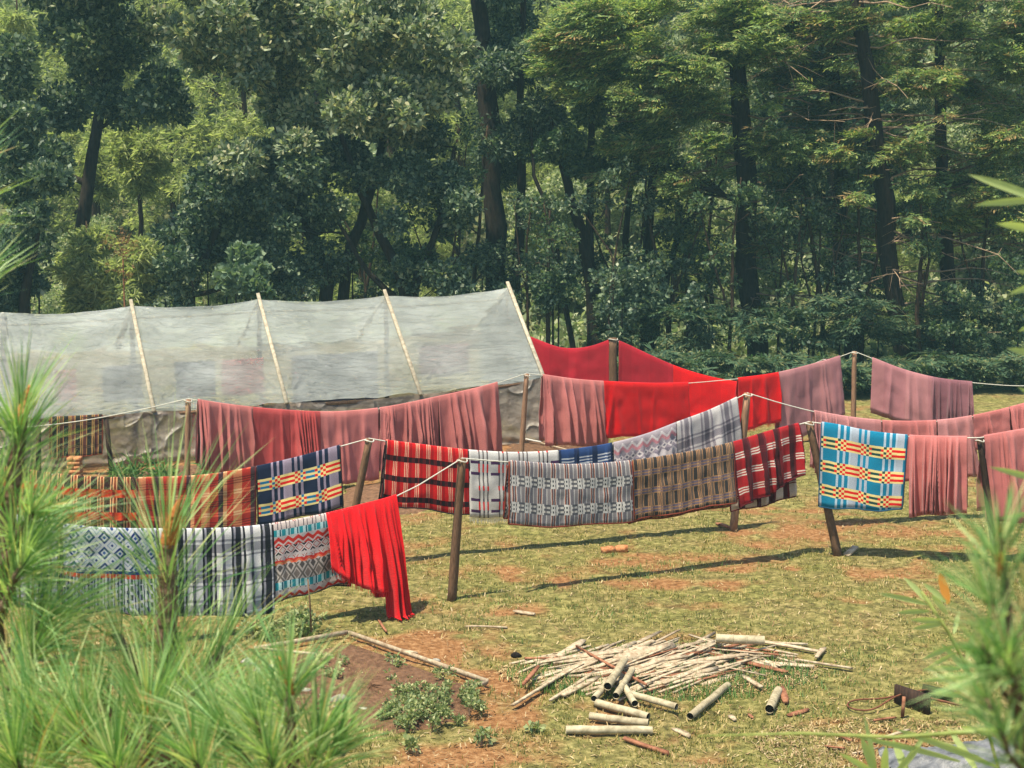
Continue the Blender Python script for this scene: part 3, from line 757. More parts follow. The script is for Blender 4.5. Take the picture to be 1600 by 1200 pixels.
tree('cypress_tree', 'thick leaning cypress trunk behind the mauve blankets', 'tree',
     [px_trunk([(1412, 590, 17), (1400, 480, 15), (1380, 300, 14), (1355, 120, 12), (1330, -60, 9), (1315, -240, 6)], 41)],
     px_clumps([(1330, 230, 50, 16, 3), (1430, 225, 50, 16, 3), (1360, 50, 110, 26, 7), (1440, 110, 60, 20, 4), (1440, 330, 40, 12, 2)], 40.8, 1.5, (24, 40)),
     'spray', 25000, M['leaf_cyp'], M['bark'], twigs=80, twiglen=3.4, extra=rusty(6000, .6))
tree('cypress_tree', 'straight cypress trunk near the right edge behind bare twigs', 'tree',
     [px_trunk([(1492, 590, 12), (1480, 400, 11), (1470, 200, 9), (1466, 0, 7), (1462, -220, 5)], 43.5)],
     px_clumps([(1510, 60, 80, 26, 6), (1540, 140, 50, 20, 3), (1520, 280, 50, 16, 3), (1550, 340, 40, 16, 2), (1480, -30, 100, 30, 6)], 43, 1.4, (24, 40)),
     'spray', 22000, M['leaf_cyp'], M['bark'], twigs=80, twiglen=3.4, extra=rusty(5000, .5))
tree('cypress_tree', 'cypress at the upper right corner with drooping olive sprays', 'tree',
     [px_trunk([(1640, 600, 16), (1625, 300, 13), (1620, 0, 10), (1615, -240, 6)], 42)],
     px_clumps([(1590, 60, 60, 60, 10), (1560, 180, 60, 50, 6), (1590, 300, 60, 60, 6), (1540, -20, 80, 30, 5)], 41, 1.2, (28, 44)),
     'spray', 25000, M['leaf_cyp'], M['bark'], twigs=50, twiglen=3, extra=rusty(4000, .4))

rs_ = random.Random(44)
for k, x in enumerate([828, 858, 955, 975, 1048, 1075, 1105, 1135, 1215, 1240, 1268, 1288, 1350, 1440, 1530, 690, 725, 570]):
    Y = rs_.uniform(39.5, 44.5); ln = rs_.uniform(-45, 45); top = rs_.uniform(180, 330)
    hw = rs_.uniform(2.2, 4.5)
    pts = [(x, 580, hw), (x + ln * .1 + rs_.uniform(-8, 8), 480, hw * .9), (x + ln * .5 + rs_.uniform(-8, 8), 380, hw * .7), (x + ln, top, hw * .3)]
    side_ = [(x + ln * .1, 480, hw * .7), (x - ln * .5 + rs_.uniform(-20, 20), 400, hw * .5), (x - ln * 1.2 + rs_.uniform(-20, 20), 320, hw * .25)]
    tr2 = px_trunk(pts, Y); sd2 = [(at(a, b_, Y), r_ * Y / FPX) for a, b_, r_ in side_]
    tree('slender_tree', ('thin leaning stem' if abs(ln) > 20 else 'thin upright stem') + ' with sparse leaves ' + where(x), 'tree', [tr2, sd2],
         px_clumps([(x + ln, top + 20, 40, 40, 5), (x, 400, 40, 60, 5), (x - ln, 330, 34, 30, 3)], Y, .8, (9, 20)), 'loose', 900, M['leaf_mid'] if k % 2 else M['leaf_dark'], M['bark_brown'], 'slender stems between the big trunks', (.12, .035), sides=5)

# saplings and bushes along the foot of the wood
def bush(name, label, px, py, Y, w, h, n, mat, kind='loose', size=(.12, .045), group=None, k=6, cat='bush', bark=None, rad=(.38, .6)):
    """centre px,py on screen at depth Y, w,h half sizes in pixels"""
    b0 = at(px, py, Y); s = Y / FPX
    base = Vector((b0.x, Y, gz(b0.x, Y) - .05))
    cl = px_clumps([(px, py, w * .7, h * .7, k)], Y, w * s * .6, (min(w, h) * rad[0], min(w, h) * rad[1]))
    tr = [[(base, .035), (base.lerp(b0, .5), .028), (b0, .015)]]
    return tree(name, label, cat, tr, cl, kind, n, mat, bark, group, size, crown_name='foliage', sides=5)
bush('round_leaf_shrub', 'pale blue green round leafed shrub rising over the shelter ridge', 368, 425, 38, 52, 40, 2600, M['leaf_round'], 'broad', (.17, .075))
bush('round_leaf_shrub', 'small pale shrub peeping over the ridge right of the first batten', 408, 452, 37.5, 24, 20, 500, M['leaf_mid'], 'broad', (.13, .05))
bush('teal_sapling', 'blue green leafy sapling standing in front of the forked trunk', 985, 460, 40.5, 55, 55, 2600, M['leaf_round'], 'loose', (.15, .05), k=8)
bush('red_twig_shrub', 'dead reddish twiggy shrub among the young pines', 192, 400, 38.5, 30, 70, 260, M['leaf_rust'], 'loose', (.08, .03), bark=M['red_twig'], k=16)
rb = random.Random(5)
for i in range(50):
    px = -10 + i * 33 + rb.uniform(-18, 18)
    Y = rb.uniform(38.5, 44)
    py = rb.uniform(400, 510) if px > 700 else rb.uniform(390, 470)
    if 60 < px < 250 or (px > 1100 and i % 2): continue
    if px > 1100: py = rb.uniform(470, 530)
    mi = rb.choice([0, 0, 1]); tall = rb.random() < .5
    lab = ('tall ' if tall else 'short ') + ('dark leafed' if mi == 0 else 'mid green') + ' sapling ' + where(px)
    bush('undergrowth_sapling', lab, px, py, Y, rb.uniform(34, 56), rb.uniform(70, 105) if tall else rb.uniform(40, 60), 900, M['leaf_dark'] if mi == 0 else M['leaf_mid'], 'loose', (.12, .04), 'saplings in the undergrowth at the wood edge', k=14, rad=(.16, .34))
# dark clipped hedge of cypress at the end of the yard
for i, (px, py, w, h, Y) in enumerate([(925, 575, 60, 26, 38), (1040, 575, 60, 32, 37), (1130, 572, 66, 34, 37), (1225, 575, 62, 34, 37.3), (1310, 578, 60, 34, 37.6), (1400, 585, 60, 36, 38), (1490, 580, 60, 36, 38.5), (1585, 575, 60, 40, 39)]):
    bush('hedge_shrub', ['low dark shrub behind the thick post of the back line', 'low dark shrub above the sagging red blanket end', 'low rounded dark shrub in the middle of the shaded row', 'low dark shrub above the scarlet blanket beside light rose one',
         'low dark shrub directly behind the tall pale clothes post', 'low dark shrub behind the mauve blankets', 'low dark shrub behind the dark mauve blanket end', 'low dark shrub at the right edge of the yard'][i],
         px, py, Y, w, h, 5200, M['leaf_cyp_dark'], 'spray', k=12, group='low dark shrubs along the back of the yard')
    bush('undergrowth_shrub', 'shaggy cypress sapling in the shade ' + where(px + 40), px + 40, py - 75, Y + 2.5, w * .9, h * 1.5, 2600, M['leaf_cyp_dark'], 'spray', k=8, group='shaggy cypress saplings between the trunks')

# young sunlit pines behind on the left
def pine_far(label, px, py, Y, w, h, n, group=None):
    b0 = at(px, py, Y)
    base = Vector((b0.x, Y, gz(b0.x, Y) - .1))
    top = at(px, py - h, Y)
    tr = [[(base, .12), (base.lerp(top, .5), .08), (top, .02)]]
    return tree('young_pine', label, 'pine tree', tr, px_clumps([(px, py - h * .4, w * .45, h * .5, 7), (px, py + h * .3, w * .8, h * .6, 12)], Y, w * Y / FPX * .7, (16, 26)), 'needle', n, M['needle_far'], M['bark_brown'], group)
pine_far('sunlit young pine seen through the gap in the dark oaks', 215, 235, 47, 48, 75, 7000)
pine_far('yellow green pine left of the brighter one in the gap', 145, 260, 49, 45, 60, 6000)
pine_far('bushy young pine low behind the shelter left of the dead shrub', 135, 420, 40.5, 46, 75, 8000)
pine_far('olive young pine low behind the shelter right of the dead shrub', 218, 440, 40, 34, 60, 5000)
pine_far('pale feathery pine at the top left corner', 25, 60, 49, 50, 90, 6000)

# hillside wood behind: four kinds, copied
def copy_tree(src, loc, rz, sc, label):
    c = src.copy(); COL.objects.link(c); c.location = loc; c.rotation_euler = (0, 0, rz); c.scale = (sc, sc, sc); c["label"] = label
    for ch in src.children:
        d = ch.copy(); COL.objects.link(d); d.parent = c
    return c
protos = []
rh = random.Random(21)
for kk in range(4):
    x0, y0 = -18 + kk * 11, 62 + kk * 2
    z0 = gz(x0, y0)
    H = 9
    cl = []
    for _ in range(22):
        a = rh.uniform(0, 6.28); zz = rh.uniform(.15, 1)
        rr = (2.6 if kk != 2 else 1.9) * math.sqrt(rh.random()) * (1.15 - .6 * zz)
        cl.append(((x0 + math.cos(a) * rr, y0 + math.sin(a) * rr, z0 + H * zz), rh.uniform(.7, 1.2)))
    nm = ['hillside_tree', 'hillside_tree', 'hillside_pine', 'hillside_tree'][kk]
    lab = ['pale broadleaf tree on the sunlit hillside behind the wood', 'olive bushy tree on the sunlit hillside behind the wood', 'light green pine on the sunlit hillside behind the wood', 'dark leafed tree on the hillside behind the wood'][kk]
    tr = [[((x0, y0, z0 - .3), .2), ((x0 + .2, y0, z0 + H * .5), .13), ((x0, y0, z0 + H * .95), .04)]]
    T = tree(nm, lab, 'tree', tr, cl, ['loose', 'loose', 'needle', 'loose'][kk], [15000, 15000, 12000, 14000][kk], [M['leaf_hill'], M['leaf_hill'], M['needle_far'], M['leaf_mid']][kk], M['bark_brown'], lab.replace(' tree', ' trees').replace(' pine', ' pines'), (.2, .07))
    protos.append(T)
cnt = 0
for row, Y in enumerate([50, 54.5, 60, 67, 75, 85]):
    wdt = Y * .36
    nn = int(2 * wdt / 3.0)
    for i in range(nn):
        x = -wdt + (i + .5) * 2 * wdt / nn + rh.uniform(-1, 1); y = Y + rh.uniform(-2, 2)
        k = rh.choice([0, 0, 1, 2, 2, 3])
        c = copy_tree(protos[k], (x, y, gz(x, y) - .3), rh.uniform(0, 6.28), rh.uniform(.65, 1.15) * (.62 if row == 0 else 1), '')
        c["label"] = protos[k]["label"].split(' on the')[0] + ' on hillside' + [', lowest row', ', second row', ', third row', ', fourth row', ', fifth row', ', top row'][row] + ', ' + where(800 + 2400 * x / y)
        cnt += 1
print('hill trees', cnt)

nb = 110000
Yb = 46 + 55 * RNG.random(nb) ** 1.2; Xb = (RNG.random(nb) * 2 - 1) * (Yb * .37 + 1)
hb_ = np.clip(fbm(Xb, Yb, 2.2, 31., 3) - .32, 0, 1) * 3.4
Cb = np.stack([Xb, Yb, height(Xb, Yb) + hb_ * RNG.random(nb) ** .4], 1)
dd = unit(RNG.normal(size=(nb, 3)) + np.array([0, -.2, .7])); ss = unit(np.cross(dd, RNG.normal(size=(nb, 3)))) * .09
ll = (.16 + .22 * RNG.random(nb))[:, None]
Vb = np.stack([Cb, Cb + dd * ll * .6 - ss, Cb + dd * ll, Cb + dd * ll * .6 + ss], 1).reshape(-1, 3)
tag(np_obj('hillside_brush', Vb, [np.arange(4 * nb).reshape(-1, 4)], M['leaf_hill']), 'sunlit pale green brush covering the hillside behind the trees', 'brush', kind='stuff')

# ------------------------------------------------------------------ the plastic shelter
m, nt, out = new_mat('milky_plastic_sheet'); b = NT(nt)
oc = b.n("ShaderNodeTexCoord").outputs["Object"]
mp = b.n("ShaderNodeMapping"); mp.inputs["Rotation"].default_value = (0, .5, .35); mp.inputs["Scale"].default_value = (.7, 3.5, 5); b.l(oc, mp.inputs[0])
w1 = b.noise(1.6, 5, .6, mp.outputs[0]); w2 = b.noise(.9, 3, .5, oc); w3 = b.noise(40, 3, .7, oc)
colr = b.ramp(w2, [(.3, (.58, .62, .58)), (.7, (.8, .84, .8))])
colr = b.mix(.5, colr, b.ramp(w3, [(.3, (.7, .7, .7)), (.7, (1.1, 1.1, 1.1))]), 'MULTIPLY')
cr_ = b.math('POWER', b.math('SUBTRACT', 1.0, b.math('ABSOLUTE', b.math('MULTIPLY', b.math('SUBTRACT', b.noise(1.3, 4, .6, mp.outputs[0]), .5), 5.0))), 4.0)
bp = b.bump(b.math('ADD', w1, b.math('MULTIPLY', cr_, .35)), .85, .07)
colr = b.mix(b.math('MULTIPLY', b.math('MAXIMUM', cr_, 0.0), .35), colr, (.72, .75, .72, 1))  # highlights painted as paler colour along the roof creases
p = b.bsdf(colr, .38, .45, bp)
t = b.n("ShaderNodeBsdfTranslucent"); b.l(colr, t.inputs[0])
tr_ = b.n("ShaderNodeBsdfRefraction"); tr_.inputs[0].default_value = (.95, .97, .96, 1); tr_.inputs["Roughness"].default_value = .12; tr_.inputs["IOR"].default_value = 1.12
mx = b.n("ShaderNodeMixShader"); mx.inputs[0].default_value = .42; b.l(p, mx.inputs[1]); b.l(t.outputs[0], mx.inputs[2])
mx2 = b.n("ShaderNodeMixShader"); b.l(b.math('MULTIPLY', b.ramp(w2, [(.3, (.72, .72, .72)), (.7, (.55, .55, .55))]), .9), mx2.inputs[0]); b.l(mx.outputs[0], mx2.inputs[1]); b.l(tr_.outputs[0], mx2.inputs[2])
b.l(mx2.outputs[0], out.inputs[0]); M['plastic'] = m
m, nt, out = new_mat('clear_dirty_plastic'); b = NT(nt)
oc = b.n("ShaderNodeTexCoord").outputs["Object"]
w1 = b.noise(2.2, 5, .65, oc); w2 = b.noise(7, 4, .7, oc)
cr_ = b.math('MAXIMUM', b.math('POWER', b.math('SUBTRACT', 1.0, b.math('ABSOLUTE', b.math('MULTIPLY', b.math('SUBTRACT', b.noise(.9, 2, .5, oc), .5), 14.0))), 3.0), 0.0)
p = b.bsdf(b.mix(b.math('MULTIPLY', cr_, .3), b.ramp(w1, [(.3, (.13, .1, .075)), (.7, (.32, .26, .2))]), (.55, .5, .44, 1)), .35, .4, b.bump(b.math('ADD', w1, b.math('MULTIPLY', cr_, .6)), 1.0, .08))  # crease lines mixed paler as painted highlights on the brown sheet
tr_ = b.n("ShaderNodeBsdfTransparent"); tr_.inputs[0].default_value = (.85, .82, .78, 1)
mx = b.n("ShaderNodeMixShader"); mx.inputs[0].default_value = .35; b.l(p, mx.inputs[1]); b.l(tr_.outputs[0], mx.inputs[2]); b.l(mx.outputs[0], out.inputs[0]); M['plastic_wall'] = m

# frames: (eave px, eave base row, ridge px)
FR = [((38 - 200, 664), 752, (5 - 205, 495)), ((38, 652), 738, (5, 489)), ((240, 640), 722, (206, 478)), ((447, 627), 710, (405, 468)), ((656, 614), 700, (603, 462)), ((848, 588), 692, (795, 449))]
eave, ridge, backe, foot = [], [], [], []
for (ex, ey), by, (rx, ry) in FR:
    f0 = ground(ex, by); e = at(ex, ey, f0.y); r = at(rx, ry, f0.y + 2.75)
    eave.append(e); foot.append(f0); ridge.append(r)
    d = r - e; backe.append(Vector((r.x + d.x, r.y + d.y, e.z)))
SH = thing('plastic_shelter', 'long low drying shelter roofed with milky plastic over timber battens', 'shelter', foot[2])
def sheet(P00, P01, P10, P11, nu, nv, mat, name, sag=.09, wr=.02, parent=SH, seed=0.0, alongsag=.12, bottom_ruffle=0.0):
    """P00-P01 lower edge, P10-P11 upper edge"""
    u = np.linspace(0, 1, nu); v = np.linspace(0, 1, nv); U, V = np.meshgrid(u, v)
    a = [np.array(tuple(p)) for p in (P00, P01, P10, P11)]
    P = (a[0] * ((1 - U) * (1 - V))[..., None] + a[1] * (U * (1 - V))[..., None] + a[2] * ((1 - U) * V)[..., None] + a[3] * (U * V)[..., None])
    nrm = np.cross(a[1] - a[0], a[2] - a[0]); nrm /= np.linalg.norm(nrm)
    if nrm[2] < 0 or abs(nrm[2]) < .1 and nrm[1] > 0: nrm = -nrm
    L = np.linalg.norm(a[1] - a[0]); Hh = np.linalg.norm(a[2] - a[0])
    dis = -sag * np.sin(math.pi * U) * (.35 + .65 * np.sin(math.pi * V))
    # tension creases fanning from corners
    for (cu, cv, ph) in ((0, 0, 0), (1, 1, 1.3), (0, 1, 2.1), (1, 0, .7)):
        dx = (U - cu) * L; dy = (V - cv) * Hh
        r = np.hypot(dx, dy); th = np.arctan2(dy, dx)
        dis = dis + wr * .8 * (fbm(th * 9 + ph + seed, r * .5, 1.0, seed + ph, 3) - .5) * 2.2 * np.exp(-((r - .5) / .75) ** 2)
    dis += wr * (fbm(U * L + seed * 3, V * Hh * 2.5, .5, seed, 3) - .5) * 2.4
    dis += wr * 1.6 * np.sin(V * Hh * 34 + 1.5 * fbm(U * L, V * Hh, .8, seed + 4, 2) * 6) * np.exp(-V * 7)
    P = P + nrm * dis[..., None]
    P[..., 2] -= alongsag * (np.sin(math.pi * U) ** 1) * (.3 + .7 * V)
    if bottom_ruffle: P[..., 1] -= bottom_ruffle * (1 - V) * fbm(U * L, V * 0, .3, seed, 2)
    i = np.arange(nv - 1)[:, None] * nu + np.arange(nu - 1)[None]
    Qd = np.stack([i, i + 1, i + nu + 1, i + nu], -1).reshape(-1, 4)
    return np_obj(name, P.reshape(-1, 3), [Qd], mat, parent, True)
for i in range(len(FR) - 1):
    sheet(eave[i], eave[i + 1], ridge[i], ridge[i + 1], 70, 50, M['plastic'], 'roof_sheet', .07, .024, seed=i * 1.7, alongsag=.06)
    sheet(backe[i], backe[i + 1], ridge[i], ridge[i + 1], 24, 20, M['plastic'], 'roof_sheet', .07, .016, seed=i * 2.7 + 5)
    e0, e1 = eave[i].copy(), eave[i + 1].copy(); e0.z -= .02; e1.z -= .02
    f0, f1 = foot[i].copy(), foot[i + 1].copy()
    for q in (f0, f1): q.z = .04; q.y -= .06
    sheet(f0, f1, e0, e1, 60, 30, M['plastic_wall'], 'side_sheet', .06, .02, seed=i * .9 + 3, alongsag=.06, bottom_ruffle=.3)
    g0 = backe[i].copy(); g1 = backe[i + 1].copy(); g0.z = g1.z = .02
    sheet(g0, g1, backe[i], backe[i + 1], 16, 10, M['plastic_wall'], 'side_sheet', .04, .02, seed=i * .9 + 8)
# gable sheet on the right end
g = MB(); e = eave[-1]; r = ridge[-1]; bk = backe[-1]
g.add([tuple(foot[-1]), (bk.x, bk.y, 0), tuple(bk), tuple(r), tuple(e)], [(0, 1, 2, 4)], [(4, 2, 3)])
g.build('gable_sheet', M['plastic'], SH)
for i in range(len(FR)):
    d = (ridge[i] - eave[i]); n_ = Vector((0, -.5, .86)).normalized()
    off = n_ * .035
    a = eave[i] - d * .03 + off; c = ridge[i] + d * .045 + off
    if i != 1: q = MB(); q.beam(a, c, .07, .05); q.build('batten', M['batten'], SH)
    q = MB(); q.beam(backe[i] + off, ridge[i] - off * .5, .07, .05); q.build('batten', M['batten'], SH)
    q = MB(); q.beam(foot[i] + Vector((0, .06, -.1)), eave[i] + Vector((0, .06, -.06)), .09, .09); q.build('shelter_post', M['post_dark'], SH)
    q = MB(); q.beam(Vector((ridge[i].x, ridge[i].y, -.1)), ridge[i] - Vector((0, 0, .1)), .09, .09); q.build('shelter_post', M['post_dark'], SH)
for i in range(len(FR) - 1):
    q = MB(); q.beam(ridge[i] - Vector((0, 0, .30)), ridge[i + 1] - Vector((0, 0, .30)), .04, .04); q.build('ridge_pole', M['batten'], SH)
    q = MB(); q.beam(eave[i] - Vector((0, -.05, .10)), eave[i + 1] - Vector((0, -.05, .10)), .05, .06); q.build('eave_pole', M['post'], SH)

# ------------------------------------------------------------------ clothes posts
def post(label, top, basepx, w, mat='post', name='clothes_post', group='posts holding the clotheslines', square=True, h=None):
    b0 = gpt(*basepx); t = at(top[0], top[1], b0.y)
    T = thing(name, label, 'post', b0, group)
    mb = MB(); n = 9
    low = b0 - (t - b0).normalized() * .12
    if square:
        mb2 = MB()
        P = [low.lerp(t, k / (n - 1)) for k in range(n)]
        mb2.tube(P, np.linspace(w * .52, w * .44, n) * (1 + .06 * (RNG.random(n) - .5)), 4, lump=.08)
        mb2.build('shaft', M[mat], T)
    else:
        P = [low.lerp(t, k / (n - 1)) + Vector((random.uniform(-.006, .006), 0, 0)) for k in range(n)]
        mb.tube(P, np.linspace(w * .58, w * .5, n), 9, lump=.18); mb.build('shaft', M[mat], T, True)
    k = MB()
    ring = [t + Vector((math.cos(a) * w * .56, math.sin(a) * w * .56, -.03 + .012 * math.sin(a * 2))) for a in np.linspace(0, 2 * math.pi, 13)]
    k.tube(ring, .009, 5, cap=False); k.build('rope_tie', M['rope'], T, True)
    return b0, t
b1, P1 = post('leaning dark post in front holding the line between shawl and grey plaid blanket', (722, 716), (706, 937), .115, 'post')
b4, P4 = post('slanting mossy post between navy check blanket and red plaid blanket', (577, 685), (538, 882), .11, 'post')
b5, P5 = post('pale post right of the light grey plaid blanket, broken earth at its foot', (1168, 614), (1146, 826), .12, 'post_pale')
b2, P2 = post('dark post leaning left beside the blue check blanket', (1264, 659), (1309, 867), .12, 'post')
b3, P3 = post('dark post between the rose blankets behind the right hand pine', (1531, 685), (1557, 880), .1, 'post_dark')
b6, P6 = post('narrow upright post left of the first rose blanket before the shelter', (294, 624), (292, 786), .1, 'post_pale')
b7, P7 = post('light brown post in front of the shelter end, right of the rose row', (823, 584), (813, 731), .1, 'post_pale')
b8, P8 = post('tall pale post standing alone between the mauve blankets', (1335, 549), (1333, 682), .11, 'post_pale')
b9, P9 = post('thick round stump post between the two back crimson blankets', (958, 528), (958, 650), .19, 'post', square=False)
bL1, PL1 = post('post of the front line beyond the left edge', (-140, 735), (-150, 1060), .11)
bL2, PL2 = post('post of the second line beyond the left edge', (-90, 700), (-95, 900), .11)
bL3, PL3 = post('post of the third line beyond the left edge', (-210, 640), (-210, 800), .11)
bR1, PR1 = post('post of the front line beyond the right edge', (1770, 640), (1775, 860), .11)
bR2, PR2 = post('post of the second line beyond the right edge', (1700, 600), (1702, 800), .11)
bR3, PR3 = post('post of the third line beyond the right edge', (1760, 575), (1760, 700), .11)
bL4, PL4 = post('post of the back line hidden behind the shelter', (770, 505), (770, 640), .12)

# ------------------------------------------------------------------ ropes: spans of (post A, post B, [pixel points])
class Span:
    def __init__(s, A, B, pts):
        s.A, s.B = A, B
        s.px = np.array([p[0] for p in pts], float); s.py = np.array([p[1] for p in pts], float)
    def y(s, x):
        # smooth interpolation (catmull-rom through numpy cubic hermite)
        x = np.asarray(x, float); X, Yv = s.px, s.py
        mm = np.gradient(Yv, X); i = np.clip(np.searchsorted(X, x) - 1, 0, len(X) - 2)
        h = X[i + 1] - X[i]; t = np.clip((x - X[i]) / h, 0, 1)
        return (2 * t**3 - 3 * t**2 + 1) * Yv[i] + (t**3 - 2 * t**2 + t) * h * mm[i] + (-2 * t**3 + 3 * t**2) * Yv[i + 1] + (t**3 - t**2) * h * mm[i + 1]
    def pt(s, x, dy=0): return in_plane(float(x), float(s.y(x)) + dy, s.A, s.B)
    def path(s, n=26):
        return [s.pt(x) for x in np.linspace(s.px[0], s.px[-1], n)]
S1a = Span(PL1, P1, [(-140, 735), (0, 800), (120, 824), (260, 829), (400, 824), (508, 805), (560, 792), (620, 775), (722, 716)])
S1b = Span(P1, P2, [(722, 716), (795, 722), (900, 728), (985, 722), (1060, 711), (1145, 693), (1200, 676), (1264, 659)])
S1c = Span(P2, P3, [(1264, 659), (1300, 664), (1360, 676), (1420, 682), (1480, 684), (1531, 684)])
S1d = Span(P3, PR1, [(1531, 684), (1600, 672), (1680, 658), (1770, 640)])
S2a = Span(PL2, P4, [(-90, 700), (0, 727), (100, 744), (240, 748), (330, 743), (400, 731), (470, 715), (530, 698), (577, 685)])
S2b = Span(P4, P5, [(577, 685), (600, 689), (660, 697), (730, 705), (800, 709), (872, 706), (957, 694), (1010, 680), (1057, 662), (1110, 642), (1168, 614)])
S2c = Span(P5, PR2, [(1168, 614), (1220, 630), (1275, 644), (1340, 655), (1410, 660), (1480, 657), (1540, 647), (1600, 632), (1700, 600)])
S3a = Span(PL3, P6, [(-210, 640), (-100, 662), (20, 668), (130, 657), (220, 640), (294, 623)])
S3b = Span(P6, P7, [(294, 623), (310, 626), (395, 638), (455, 643), (520, 645), (592, 639), (680, 622), (779, 598), (823, 583)])
S3c = Span(P7, P8, [(823, 583), (850, 587), (900, 594), (960, 598), (1050, 600), (1120, 595), (1217, 583), (1270, 570), (1313, 557), (1335, 549)])
S3d = Span(P8, PR3, [(1335, 549), (1363, 560), (1410, 578), (1460, 591), (1520, 598), (1600, 603), (1680, 597), (1760, 575)])
S4a = Span(PL4, P9, [(770, 505), (830, 528), (880, 545), (920, 543), (958, 530)])
E4 = ground(1245, 655)
S4b = Span(P9, at(1290, 560, E4.y), [(958, 530), (975, 537), (1020, 558), (1060, 575), (1110, 590), (1160, 598), (1220, 590), (1290, 560)])
def rope(label, spans, r=.008, group='ropes strung between the posts'):
    pts = []
    for s in spans: pts += s.path()[(1 if pts else 0):]
    mb = MB(); mb.tube(pts, r, 5)
    o = mb.build('clothesline', M['rope'], None, True)
    return tag(o, label, 'clothesline', group)
rope('front rope sagging from the left edge over the leaning front post to the right', [S1a, S1b, S1c, S1d])
rope('second rope carrying navy check, red plaid and pale plaid blankets', [S2a, S2b, S2c])
rope('third rope carrying the long row of dusty rose blankets', [S3a, S3b, S3c, S3d])
rope('back rope carrying the crimson blankets either side of the thick post', [S4a, S4b])
mb = MB(); e = gpt(1720, 800); mb.tube([P3 + (e - P3) * t + Vector((0, 0, -.12 * math.sin(math.pi * t))) for t in np.linspace(0, 1, 9)], .006, 5)
tag(mb.build('guy_rope', M['rope'], None, True), 'thin guy rope slanting down right from the dark post behind the pine', 'guy rope')
post('far right post of the back crimson line behind the rose blankets', (1290, 560), (1290, 655), .11, 'post_dark')

